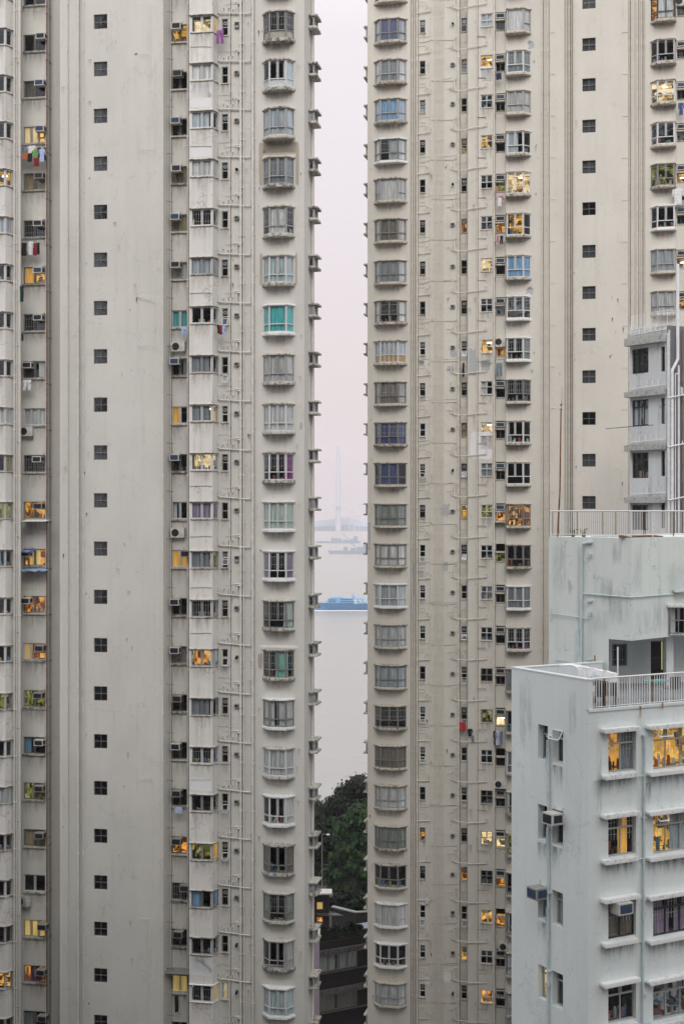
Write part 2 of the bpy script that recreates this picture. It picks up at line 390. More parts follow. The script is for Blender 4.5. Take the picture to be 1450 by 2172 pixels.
def make_fan(z0, z1):
    mb = MB(); zc = z0 + (z1 - z0) * .76; n = 14; mb.box(-.14, .14, .028, .04, zc - .14, zc + .14, 1)
    for r, y, mi in ((.115, .022, 0), (.045, .018, 1)): i = len(mb.v); mb.v += [(r * math.cos(2 * math.pi * k / n), y, zc + r * math.sin(2 * math.pi * k / n)) for k in range(n)]; mb.f.append(tuple(i + k for k in range(n))); mb.m.append(mi)
    return mb.mesh('exhaust_fan', [M['fs'], M['fd']])
COVER = {'f': [(0, 1)], 'l': [(0, .55)], 'r': [(.5, 1)], 's': [(0, .3), (.72, 1)], 'c': [(.27, .73)], 'o': [(0, .43), (.55, 1)], 'q': [(.66, 1)], 'p': [(0, .3)], 'B': [(0, 1)], 'C': [(.2, .78)], 'e': [(.45, .8)]}
def window(fr, par, name, u, v, z, path, z0, z1, segs, spec, seed, bw=.045, hood=None, sill=None, stain=None, slabm='slab', deep=1.6, room=None, extra=''):
    """spec: 'frame room [curtain cover] [flags]'; flags: b bars, x clutter, t opaque lower lights, w white surround"""
    tk = spec.split(); fm = 'f' + tk[0]; rm = tk[1]; cur = cov = None; fl = ''
    if len(tk) >= 4: cur, cov = tk[2], tk[3]; fl = tk[4] if len(tk) > 4 else ''
    elif len(tk) == 3: fl = tk[2]
    fl += extra
    key = (name, tuple(path), round(z0, 3), round(z1, 3))
    mw = fr.M(u, v, z)
    w = link(name, cached(key + ('f', tuple(segs), fm, bw), lambda: make_frame(path, z0, z1, segs, bw, fm)), mw, par)
    link('pane', cached(key + ('p',), lambda: make_pane(path, z0 + .01, z1 - .01)), mw, w)
    us = [p[0] for p in path]; vs = [p[1] for p in path]; ru = room or (min(us), max(us)); rv = max(vs) + .02
    link('room', cached(key + ('r', rm, deep, ru), lambda: make_room(ru[0] + .01, ru[1] - .01, rv, z0 - .005, z1 + .005, deep, M[rm])), mw, w)
    if rm in 'cy' and seed % 3 != 1:
        def mkl():
            mb = MB(); xm = (ru[0] + ru[1]) / 2 + .1; mb.tube([(xm - .16, rv + .55, z1 - .14), (xm + .16, rv + .55, z1 - .14)], .045, 8); return mb.mesh('ceiling_lamp', [M['lamp']])
        link('ceiling_lamp', cached(key + ('lamp', ru), mkl), mw, w)
    if cur:
        sd = seed % 5
        link('blind' if cov in 'BC' else 'curtain', cached(key + ('c', cur, cov, sd), lambda: make_curtain(path, z0 + .03, z1 - .03, COVER[cov], M['cur_' + cur], cov in 'BC', sd)), mw, w)
    if 'b' in fl: link('grille', cached(key + ('b',), lambda: make_bars(path, z0 + (.38 * (z1 - z0) if segs[0][2] or (len(segs) > 1 and segs[1][2]) else .04), z1 - .04, .13)), mw, w)
    if 'S' in fl: link('blind', cached(key + ('sb',), lambda: make_curtain(path, z0 + .03, z1 - .03, [(0.01, .215), (.775, .99)], M['cur_white'], True, 1)), mw, w)
    if 'F' in fl: link('exhaust_fan', cached(key + ('fan',), lambda: make_fan(z0, z1)), mw, w)
    if 'x' in fl: link('household_clutter', cached(key + ('x', seed % 6), lambda: make_clutter(path, z0, (z1 - z0) * .42, seed % 6)), mw, w)
    if 't' in fl or 'T' in fl or 'W' in fl:
        def mk():
            mb = MB()
            for a, b in zip(path, path[1:]): mb.obox((a[0], a[1] + .04), (b[0], b[1] + .04), .01, z0 + .04, z0 + .32 * (z1 - z0))
            return mb.mesh('lower_panel', [M['mauve_panel' if 't' in fl else 'panel_tan' if 'T' in fl else 'panel_white']])
        link('lower_panel', cached(key + ('lp', fl), mk), mw, w)
    hm = slabm
    if 'w' in fl: hm = 'slabW'
    if hood:
        hp, h0, h1 = hood
        def mk():
            mb = MB(); mb.prism(hp, h0, h1, 0, .03); return mb.mesh('hood', [M[hm]])
        link('hood', cached(key + ('h', hm), mk), mw, w)
    if sill or stain:
        def mk():
            mb = MB()
            if sill: mb.prism(sill[0], sill[1], sill[2], 0, .03)
            if stain:
                a, b, vv, top, bot, sm = stain
                mb.quad_uv([(a, vv, bot), (b, vv, bot), (b, vv, top), (a, vv, top)], 1)
            return mb.mesh('sill', [M[hm], M[stain[5] if stain else 'stain']])
        link('sill', cached(key + ('s', hm), mk), mw, w)
    return w

def flatpath(w): return ((-w / 2, 0.0), (w / 2, 0.0))
def slabpoly(path, out, end=.06):      # plan of a slab that follows the bay and sticks out by `out`
    pts = [(path[0][0] - end, path[0][1])]
    n = len(path)
    cx = (path[0][0] + path[-1][0]) / 2
    for i, p in enumerate(path):
        if 0 < i < n - 1: pts.append((p[0] + (out * .5 if p[0] > cx else -out * .5), p[1] - out))
        elif i == 0 and n == 2: pts.append((p[0] - end, p[1] - out))
        elif i == n - 1 and n == 2: pts.append((p[0] + end, p[1] - out))
    pts.append((path[-1][0] + end, path[-1][1]))
    return pts

# =================================================================== LEFT TOWER
EY = [53, 156, 258, 362, 467, 571, 676, 781, 886, 990, 1094, 1199, 1304, 1409, 1514, 1618, 1720, 1824, 1925, 2026, 2127]
ZL = [CAMZ - (y - CY) / F * 80.75 for y in EY]
ZL = [ZL[0] + 2.75] + ZL + [ZL[-1] - 2.72, ZL[-1] - 5.44]         # index n+1, n = -1 .. 22
zl = lambda n: ZL[n + 1]
FL = Frame(((594 - CX) / F * 81.2, 81.2), math.atan(-.185))
TOP_L, BOT = 97.0, 6.0
left = empty('apartment_tower', (*FL.w(-8, 8), BOT), 'tall grey beige tower left of the water, with a teal curtained bay and blank strip', 'tower', 'twin residential towers')
U = FL.u
# plan of the street front, photo column and depth
PL = [(-80, -.6), (12, -.6), (27, -.05), (45, -.05), (46, .85), (100, .85), (102, 2.1), (127, 2.1), (127.5, -.45), (145, -.45), (146.5, -.36), (164, -.36), (165.5, -.46), (168, -.46), (169, -.30),
      (177, -.30), (178, -.38), (292, -.38), (345, -.14), (348, .0), (362, .75), (401, .75), (401.5, -.6), (451, -.6), (463, .12), (536, .12), (538, .0), (645, .0)]
PL = [(U(x, v), v) for x, v in PL]; PL[6] = (PL[5][0] + .002, 1.5); PL[7] = (U(127, 1.5), 1.5)
uR = PL[-1][0]
def seg_of(P, u0, u1):
    for i in range(len(P) - 1):
        if P[i][0] - 1e-6 <= u0 and u1 <= P[i + 1][0] + 1e-6: return i
    raise ValueError((u0, u1, P))
holesL = {}
def add_hole(H, P, u0, u1, z0, z1):
    i = seg_of(P, u0, u1); a, b = P[i], P[i + 1]; k = math.dist(a, b) / (b[0] - a[0])
    H.setdefault(i, []).append(((u0 - a[0]) * k, (u1 - a[0]) * k, z0, z1))

# column E: five-sided bays
E_ = ["g k - - tb", "w k sheer q W", "s n sheer f", "s n grey f b", "s n white c xb", "w k sky f bx", "w n teal f w", "s n white f", "w n white f b", "w k purple q bx", "w n pgreen f w",
      "w k mauve s bw", "g k pgreen q b", "g k mint e xb", "g k pale o w", "w n pale f", "w k white q xw", "g k brown s x", "g k green s xb", "s k white q -", "w n sky f w"]
def bay_path(fr, xs, vs):
    return [(fr.u(x, v), v) for x, v in zip(xs, vs)]
p = bay_path(FL, (559.5, 571, 606.5, 622.5), (0, -.5, -.5, 0)); uc = (p[0][0] + p[-1][0]) / 2
pathE = tuple((round(a - uc, 4), b) for a, b in p)
for n in range(-1, 22):
    sp = (E_[n] if 0 <= n < 21 else "g k grey f").replace(' - -', '').replace(' -', '')
    zc = zl(n); hw = .73 if n else .80
    add_hole(holesL, PL, uc + pathE[0][0] + .02, uc + pathE[-1][0] - .02, zc - .74, zc + .74)
    window(FL, left, 'bay_window', uc, 0, zc, pathE, -.74, .74, [(1, 1, .30), (2 if n not in (6,) else 1, 2 if n % 3 else 1, .30), (1, 1, .30)], sp, n + 11,
           hood=(slabpoly(pathE, .10, .12), .745, .85), sill=(slabpoly(pathE, .08, .12), -.93, -.745), stain=(pathE[0][0] - .15, pathE[-1][0] + .15, -.006, -.93, -1.65, 'stain'))
# column D: flush corner windows of the pale projecting bay
D_ = ["w c ltan q b", "w n white f", "w n sheer l", "w n white f b", "w k xb", "s n sheer f x", "w k x", "s n grey l x", "w y grey l b", "w c bx", "w n mauve f", "s v grey l x", "s k xb", "s o pale q x", "g k grey l",
      "w k xb", "s k x", "s v orange q x", "g k lblue s", "s n x", "w k ltan q bw"]
u0, u1, u2 = U(405.5, -.6), U(451, -.6), U(463, .12); ucD = (u0 + u2) / 2
e = .93; pathD = tuple((round(a - ucD, 4), b) for a, b in ((u0, -.56), (u1, -.56), (u1 + (u2 - u1) * e, -.56 + .68 * e)))
# column C: recessed windows with air conditioners
C_ = ["g y x", "g n", "g n x", "g c tan f", "s c tan f", "s c white f", "w n teal f", "g k grey q", "w n orange l", "g n x", "w k sheer p", "w o orange f", "g k", "g c brown f b", "g k", "g k", "g k", "g o", "g k b", "g k", "w c ltan f", "g n"]
B_ = ["g k", "g k brown l", "s y cream l", "g c tan f x", "g k b", "g y orange l b", "g k b", "g k white q", "w n pale f", "g n b", "g o x", "g o ltan c", "g o x", "w o ltan p", "s v x", "g k lblue p", "g v x", "g n tan f", "w k", "s y ltan f", "g o purple c x", "g k grey l"]
A_ = ["w k", "w k", "w n sheer p", "w y", "w n sheer f", "w n x", "w n x", "w k", "w n pale f", "s n tan q", "s v x", "s n lblue l x", "w k x", "w k x", "s v x", "w k x", "s n pale f", "s k x", "w k", "g k", "s o", "g k"]
wB = U(98, .85) - U(50, .85); uB = (U(98, .85) + U(50, .85)) / 2
wC = U(400, .75) - U(363.5, .75); uC = (U(400, .75) + U(363.5, .75)) / 2
uA = U(-12, -.6)
a0, a1, a2 = U(-36, -.6), U(12, -.6), U(27, -.05); ucA = (a0 + a2) / 2
pathA = tuple((round(a - ucA, 4), b) for a, b in ((a0, -.56), (a1, -.56), (a1 + (a2 - a1) * e, -.56 + .51 * e)))
uBt = (U(470, .12) + U(484, .12)) / 2
H_bath = ['s k', 's k', 's n', 's k', 's k', 's n', 'w k', 's n', 'w k', 's k', 's k', 'w k', 's k', 'w k', 's k', 's k', 's k', 's k', 'g k', 'g k', 'w n cream C', 'g k']
core_u = U(213.5, -.38)
for n in range(-1, 22):
    g = lambda L: L[n] if 0 <= n < len(L) else "g k"
    # bay D
    zc = zl(n) + .31
    i = seg_of(PL, u0, u1 - .001); L = math.dist(PL[i], PL[i + 1]); k = L / (PL[i + 1][0] - PL[i][0])
    holesL.setdefault(i, []).append(((u0 - PL[i][0]) * k, L - .02, zc - .48, zc + .46)); L2 = math.dist(PL[i + 1], PL[i + 2])
    holesL.setdefault(i + 1, []).append((.02, L2 * e, zc - .48, zc + .46))
    window(FL, left, 'corner_window', ucD, 0, zc, pathD, -.47, .45, [(2, 2, None), (1, 1, None)], g(D_), n + 31,
           hood=([(pathD[0][0] - .1, -.6), (pathD[0][0] - .1, -.72), (pathD[1][0] + .05, -.72), (pathD[2][0] + .10, .0), (pathD[2][0] + .03, .05), (pathD[1][0], -.6)], .47, .52),
           sill=([(pathD[0][0] - .06, -.6), (pathD[0][0] - .06, -.66), (pathD[1][0] + .02, -.66), (pathD[2][0] + .08, .0), (pathD[2][0] + .03, .05), (pathD[1][0], -.6)], -.54, -.485),
           stain=(pathD[0][0], pathD[1][0], -.606, -.54, -1.5, 'stain'), room=(pathD[0][0], pathD[2][0]), deep=.9)
    # bay A
    i = seg_of(PL, a0, a1 - .001); L = math.dist(PL[i], PL[i + 1])
    holesL.setdefault(i, []).append((a0 - PL[i][0], L - .02, zc - .48, zc + .46)); L2 = math.dist(PL[i + 1], PL[i + 2])
    holesL.setdefault(i + 1, []).append((.02, L2 * e, zc - .48, zc + .46))
    window(FL, left, 'corner_window', ucA, 0, zc, pathA, -.47, .45, [(2, 2, None), (1, 1, None)], g(A_), n + 51,
           hood=([(pathA[0][0] - .1, -.6), (pathA[0][0] - .1, -.70), (pathA[1][0] + .05, -.70), (pathA[2][0] + .10, -.1), (pathA[2][0] + .03, -.06), (pathA[1][0], -.6)], .47, .52),
           sill=([(pathA[0][0] - .06, -.6), (pathA[0][0] - .06, -.65), (pathA[1][0] + .02, -.65), (pathA[2][0] + .08, -.1), (pathA[2][0] + .03, -.06), (pathA[1][0], -.6)], -.54, -.485),
           stain=(pathA[0][0], pathA[1][0], -.606, -.54, -1.5, 'stain'), room=(pathA[0][0], pathA[2][0]), deep=.9)
    # small bathroom window beside D
    zb = zl(n) + .28; add_hole(holesL, PL, uBt - .19, uBt + .19, zb - .48, zb + .48)
    window(FL, left, 'bathroom_window', uBt, .2, zb, flatpath(.37), -.475, .475, [(1, 1, .5)], g(H_bath), n + 71, extra='F' if n % 3 != 1 and n != 20 else '', bw=.04, deep=.8,
           sill=(((-.24, -.08), (-.24, -.13), (.24, -.13), (.24, -.08)), -.54, -.485), stain=(-.25, .25, -.086, -.54, -1.3, 'stain'))
    # C
    zc = zl(n) + .33; add_hole(holesL, PL, uC - wC / 2 + .01, uC + wC / 2 - .02, zc - .52, zc + .48)
    window(FL, left, 'recessed_window', uC, .84, zc, flatpath(wC - .04), -.51, .47, [(2, 2, None)], g(C_), n + 91, deep=1.2,
           sill=(((-wC / 2, -.10), (-wC / 2, -.20), (wC / 2 - .02, -.20), (wC / 2 - .02, -.10)), -.62, -.53), stain=(-wC / 2, wC / 2, -.096, -.62, -1.7, 'stain'))
    # B
    add_hole(holesL, PL, uB - wB / 2 + .01, uB + wB / 2 - .01, zc - .50, zc + .50)
    window(FL, left, 'recessed_window', uB, .94, zc, flatpath(wB - .03), -.49, .49, [(3 if n in (2, 8, 13, 19) else 2, 1, None)], g(B_), n + 111, deep=1.4,
           sill=(((-wB / 2 - .0, -.10), (-wB / 2, -.19), (wB / 2, -.19), (wB / 2, -.10)), -.60, -.51), stain=(-wB / 2, wB / 2, -.096, -.62, -1.7, 'stain'))
    # staircase windows in the blank strip
    zk = zl(n) + .89; add_hole(holesL, PL, core_u - .41, core_u + .41, zk - .42, zk + .42)
    window(FL, left, 'stair_window', core_u, -.26, zk, flatpath(.82), -.42, .42, [(2, 2, .5)], ('g k dust B' if n % 4 else 'g k') if n < 12 else 'g k', n + 131, bw=.022, deep=1.0)

mb = MB()
pale = {i for i in range(len(PL) - 1) if (U(401.5, -.6) - .01 <= PL[i][0] <= U(452, -.6)) or PL[i][0] < U(13, -.6)}
for i in range(len(PL) - 1):
    wall_seg(mb, PL[i], PL[i + 1], BOT, TOP_L, holesL.get(i, []), 1 if i in pale else 0)
def grime(mb, fr, bands, nn, seed, mi, z0=25, z1=95):
    R = random.Random(seed)
    for k in range(nn):
        x0, x1, v = bands[R.randrange(len(bands))]; x = R.uniform(x0, x1); w = R.choice((.03, .05, .07, .12)); h = w * R.uniform(3, 9); u = fr.u(x, v); z = R.uniform(z0, z1)
        mb.quad_uv([(u - w, v - .005, z - h), (u + w, v - .005, z - h), (u + w, v - .005, z), (u - w, v - .005, z)], mi if w > .06 else mi + 1)
grime(mb, FL, [(240, 290, -.38), (180, 192, -.38), (248, 288, -.38), (547, 556, 0), (628, 641, 0), (520, 534, .12), (492, 498, .12), (130, 143, -.45)], 90, 5, 2)
SD = 2.85    # depth of the side wall seen in the gap
sideF = []
for n in range(-1, 22): sideF.append((1.30, 2.35, zl(n) + .42, zl(n) + .98))
wall_seg(mb, (uR, 0), (uR, SD), BOT, TOP_L, [(a, b, c, d) for a, b, c, d in sideF])
back = [(uR, SD), (uR - 3, SD + .01), (uR - 3, 14), (PL[0][0], 14), (PL[0][0], -.6)]
for a, b in zip(back, back[1:]): wall_seg(mb, a, b, BOT, TOP_L, [])
poly = PL + [(uR, SD), (uR - 3, SD + .01), (uR - 3, 14), (PL[0][0], 14)]
mb.poly([(a, b, TOP_L) for a, b in poly])
link('wall', mb.mesh('wall', [M['wallL'], M['wallLpale'], M['stain'], M['run']]), FL.M(), left)
# side bay windows with hood slabs
FS = Frame(FL.w(uR, 0), FL.a + math.pi / 2)        # u runs back along the side wall, v points inward
for n in range(-1, 22):
    z = zl(n) + .70; path = ((-.52, 0), (-.52, -.30), (.52, -.30), (.52, 0))
    window(FS, left, 'side_window', 1.825, 0, z, path, -.28, .28, [(1, 1, None), (2, 2, None), (1, 1, None)], ["s k", "s k", "s n pale p", "s k"][n % 4], n + 151, bw=.05, deep=.8,
           hood=(slabpoly(path, .22, .16), .285, .40), sill=(slabpoly(path, .20, .16), -.42, -.285), stain=(-.5, .5, -.006, -.42, -1.2, 'stain'))

# pipes on the left tower
def vpipe(fr, par, x, v, r, mat, z0=BOT, z1=TOP_L - .5, step=2.75, name='drain_pipe', off=.08):
    u = fr.u(x, v); mb = MB(); mb.tube([(0, -off, z0), (0, -off, z1)], r, 8)
    z = z0 + 1.1
    while z < z1:
        mb.box(-r * 1.5, r * 1.5, -off - r * .9, .0, z, z + .05); mb.tube([(0, -off, z + .4), (0, -off, z + .52)], r * 1.22, 8); z += step
    return link(name, mb.mesh(name, [M[mat]]), fr.M(u, v), par)
for x, v, r, m in ((32, -.05, .045, 'pipeL'), (36, -.05, .03, 'pipeL'), (44, -.05, .035, 'pipeL'), (101, .85, .05, 'pipeD'), (105, 1.3, .06, 'pipeD'), (98.7, .85, .02, 'pipeL'), (109, 1.5, .025, 'pipeD'),
                   (144, -.45, .02, 'pipeL'), (167, -.46, .045, 'pipeL'), (178, -.38, .03, 'pipeL'), (346.5, -.1, .03, 'pipeL'), (363, .75, .02, 'pipeL'), (399, .75, .04, 'pipeL'), (488, .12, .022, 'pipeL'),
                   (511, .12, .062, 'pipeL'), (517.5, .12, .038, 'pipeL'), (537, .0, .065, 'pipeL')):
    vpipe(FL, left, x, v, r, m)
u_ = MB(); u_.tube([(uR + .08, 1.9, BOT), (uR + .08, 1.9, TOP_L)], .05, 8); link('drain_pipe', u_.mesh('drain_pipe', [M['pipeL']]), FL.M(), left)

def conduit(fr, par, pts, v, r=.014, mat='pipeL', off=.03, name='conduit'):
    P3 = [(fr.u(x, v - off), v - off, fr.z(y, fr.u(x, v - off), v - off)) for x, y in pts]; mb = MB(); mb.tube(P3, r, 5); link(name, mb.mesh(name, [M[mat]]), fr.M(), par)
for pts in ([(286, 115), (291, 113)], [(291, 629), (289, 641)], [(287, 114), (291, 114)]): conduit(FL, left, pts, -.38, .02, 'rustiron')
for pts in ([(297, 114), (318, 118), (318, 0)], [(297, 316), (328, 321), (328, 120)], [(291, 629), (334, 633)], [(291, 732), (335, 735), (334, 635)], [(300, 1652), (325, 1648), (325, 1890)], [(300, 1948), (317, 1948), (317, 2172)]): conduit(FL, left, pts, -.42, .02, 'pipeL', .06)
for n in range(-1, 21): yy = CY - (zl(n) - CAMZ - 1.36) * F / 82.6; conduit(FL, left, [(349, yy - 2), (361, yy), (369, yy + 1)], .35, .016, 'pipeD', .05, 'condensate_pipe')
for n in range(0, 21, 2): yy = CY - (zl(n) - CAMZ - 1.2) * F / 83.6; conduit(FL, left, [(28, yy), (44, yy + 3)], -.05, .014, 'pipeD', .05, 'condensate_pipe')
for n in (0, 2, 5, 9, 10, 11, 12): yy = CY - (zl(n) - CAMZ - (1.1 + .1 * (n % 3))) * F / 81.2; conduit(FL, left, [(403, yy), (430 + n, yy - 1), (449, yy)], -.6, .012, 'pipeD', .03, 'cable_and_shade_line')
for x, v in ((514.5, .12), (539.5, .0), (490, .12), (34, -.05), (397, .75), (365, .75)): vpipe(FL, left, x, v, .014, 'pipeD', off=.02, name='cable_and_shade_line')  # thin dark lines drawn in for the shadow beside the pipes
def branches_left(seed):
    """one storey of waste pipes between the flush bay and the main stacks (u from stack at 0 to the left)"""
    R = random.Random(seed); mb = MB(); r = .035; y = -.1
    mb.tube([(-1.25, y, .02), (-.2, y, -.05), (.28, y, -.09), (.62, y, -.09), (.62, y, .28), (.62, -.0, .3)], r, 6)
    mb.tube([(-1.25, y, .34), (-1.25, y, .02)], r, 6)
    for k in range(3 + R.randrange(2)):
        x = -1.1 + k * .26 + R.uniform(-.05, .05); h = R.uniform(.15, .3)
        mb.tube([(x, y, .0), (x, y, h), (x + .08, y, h + .05), (x + .08, 0, h + .05)], r * .85, 6)
    mb.tube([(-.22, y, -.04), (-.22, y, .42), (-.18, y, .5), (-.05, y, .52), (0, y, .45)], r * 1.3, 6)
    mb.tube([(-.30, y, .52), (-.30, y, .62), (.1, y, .62)], r, 6); mb.tube([(-.95, y * .6, .56), (-.3, y * .6, .6)], .012, 5)
    mb.tube([(-1.45, y, .12), (-1.45, y, .34), (-1.36, y, .4)], r, 6); mb.tube([(-1.45, y, .12), (-1.25, y, .06)], r * .8, 6)
    if R.random() < .5: mb.tube([(-.95, y * .5, 1.05), (-.95, y * .5, .62)], .012, 5)
    if R.random() < .4: mb.tube([(-2.4, -.02, .86), (-.5, -.04, .84), (-.5, -.04, 1.0)], .012, 5)
    return mb.mesh('waste_pipe_branch', [M['pipeL']])
BL = [branches_left(s) for s in range(6)]
uS = U(511, .12)
for n in range(-1, 22): link('waste_pipe_branch', BL[n % 6 if n % 5 else 3], FL.M(uS, .12, zl(n) - 1.72), left)
# flue hoods
def flue_mesh(kind):
    mb = MB()
    if kind == 0: mb.prism([(-.15, -.16), (.15, -.16), (.15, 0), (-.15, 0)], -.11, .11, 0, .15); mb.box(-.09, .09, -.172, -.162, -.05, .07, 1)
    elif kind == 1: mb.tube([(0, 0, 0), (.0, -.18, -.03), (.02, -.26, -.08)], .075, 10, 1)
    else: mb.box(-.13, .13, -.12, 0, -.17, .17, 0); mb.box(-.10, .10, -.13, -.122, -.02, .14, 1)
    return mb.mesh('flue_vent', [M['accase_d'], M['acblack']])
FV = [flue_mesh(k) for k in range(3)]
for n in range(-1, 22):
    if n >= 0: link('flue_vent', FV[1 if n in (3, 13, 19, 20) else 2 if n in (0, 11) else 0], FL.M(U(503, .12), .12, zl(n) + .33), left)
    else: continue

# =================================================================== RIGHT TOWER
GY = [63, 150, 233, 318, 402, 488, 576, 661, 747, 834, 920, 1006, 1093, 1178, 1264, 1350, 1436, 1522, 1607, 1692, 1778, 1860, 1943, 2028, 2111]
ZR = [CAMZ - (y - CY) / F * 97.7 for y in GY]
ZR = [ZR[0] + 2.8] + ZR + [ZR[-1] - 2.72, ZR[-1] - 5.44]
zr = lambda n: ZR[n + 1]
FR = Frame(((828 - CX) / F * 98.2, 98.2), math.atan(-.235))
TOP_R = 108.0
right = empty('apartment_tower', (*FR.w(10, 8), BOT), 'tall tan beige tower right of the water, with grey cement patches around its pipes', 'tower', 'twin residential towers')
U = FR.u
PR = [(779, 0), (870, 0), (871, .3), (883, .3), (884, .14), (975, .14), (976, .45), (991, .45), (991.5, -.1), (1047, -.1), (1048, .12), (1071.5, .12), (1072, 0), (1147, 0), (1148.5, .22), (1163, .22),
      (1165, .08), (1196, .08), (1198, .25), (1213, .25), (1214.5, -.3), (1331, -.3), (1332, .12), (1345, .12), (1346, .02), (1355, .02), (1356, .15), (1366, .15), (1367, 0), (1433, 0), (1433.5, .12), (1452, .12), (1453, 0), (1560, 0)]
PR = [(U(x, v), v) for x, v in PR]
holesR = {}
G_ = ['g k blue f', 's n grey c xb', 's n lblue f', 'g k sheer r bw', 's n white B', 'g n brown f', 'g n grey f x', 'g k xb', 'w n sheer f T', 'g n brown f b', 'g n blue f b', 'g k blue c', 'g n green f b', 'g n white f x', 'w n sheer f w', 's n pale f', 'g n sheer f', 'g k - - b', 'g n brown f', 's n pale f b', 'g n green f', 'g k - - x', 'w k white C w', 'w k - - xw', 's n pale f']
M_ = ["s n white B", "w n grey f b", "s n white f", "w n sheer l x", "w c x", "w y black s x", "w n lblue f", "w m bxw", "w n grey q bxw", "g k bx", "w k grey p x", "w k", "g o bx", "g n x", "w n grey f w", "w k bx", "g n grey f", "g k x", "w n grey f x", "s k pale p x",
      "s v x", "g k x", "g n white p", "g k pale l", "s n pale f", "g k"]
N_ = ["d o pale c x", "s k x", "w c", "w m x", "g v x", "w k xw", "s n sheer f bx", "s n pale f"]
p = bay_path(FR, (795.5, 806, 843.5, 860.5), (0, -.5, -.5, 0)); ucG = (p[0][0] + p[-1][0]) / 2; pathG = tuple((round(a - ucG, 4), b) for a, b in p)
p = bay_path(FR, (1073.5, 1074.5, 1109, 1124), (0, -.5, -.5, 0)); ucM = (p[0][0] + p[-1][0]) / 2; pathM = tuple((round(a - ucM, 4), b) for a, b in p)
p = bay_path(FR, (1380, 1393, 1429, 1431), (0, -.5, -.5, 0)); ucN = (p[0][0] + p[-1][0]) / 2; pathN = tuple((round(a - ucN, 4), b) for a, b in p)
H_ = ['s k', 'g k', 's n sheer f', 'g k', 'g k', 'g k', 'g n', 'g k', 'w k', 's k', 'w k', 'w k', 'g k', 'w k', 'w k', 'w k', 'g k', 'w k', 'w k', 'g k', 'g o x', 'g k', 'w k', 'w n', 'w k']
J_ = ['s k', 's n sheer f', 's k', 's v', 's k', 'g o', 'g n', 'g k', 'w k', 's n', 'g n tan f', 'g n', 'g y', 'g n', 'w k', 'w k', 'w k', 'g n', 'w k', 'w n', 'g k', 'g o', 'w k', 'w y', 'w k']
K_ = ["w n sky f", "s y x", "w m x", "w y x", "w k b", "w m x", "w c", "w k bx", "w y", "w k white l", "w c x", "w n grey f", "w v x", "w k x", "w m x", "w k x", "g k", "v v x", "w k", "g k x", "g c x", "g k x", "w y x", "w k b", "w o x"]
K_[17] = "g v x"
L_ = ["n", "k", "k", "n", "v", "o", "n", "m", "o", "k", "k", "k", "o", "v", "k", "k", "k", "c", "k", "k", "c", "o", "o", "k", "k"]
uH = (U(889.5, .14) + U(901.5, .14)) / 2; wH = U(901.5, .14) - U(889.5, .14)
uJ = (U(977, .45) + U(990, .45)) / 2; wJ = U(990, .45) - U(977, .45) - .02
uK = (U(1018.5, -.1) + U(1044, -.1)) / 2; wK = U(1044, -.1) - U(1018.5, -.1)
uLn = (U(1050.5, .12) + U(1070.5, .12)) / 2; wL = U(1070.5, .12) - U(1050.5, .12)
uO = U(1443, .12); core_r = U(1248, -.3)
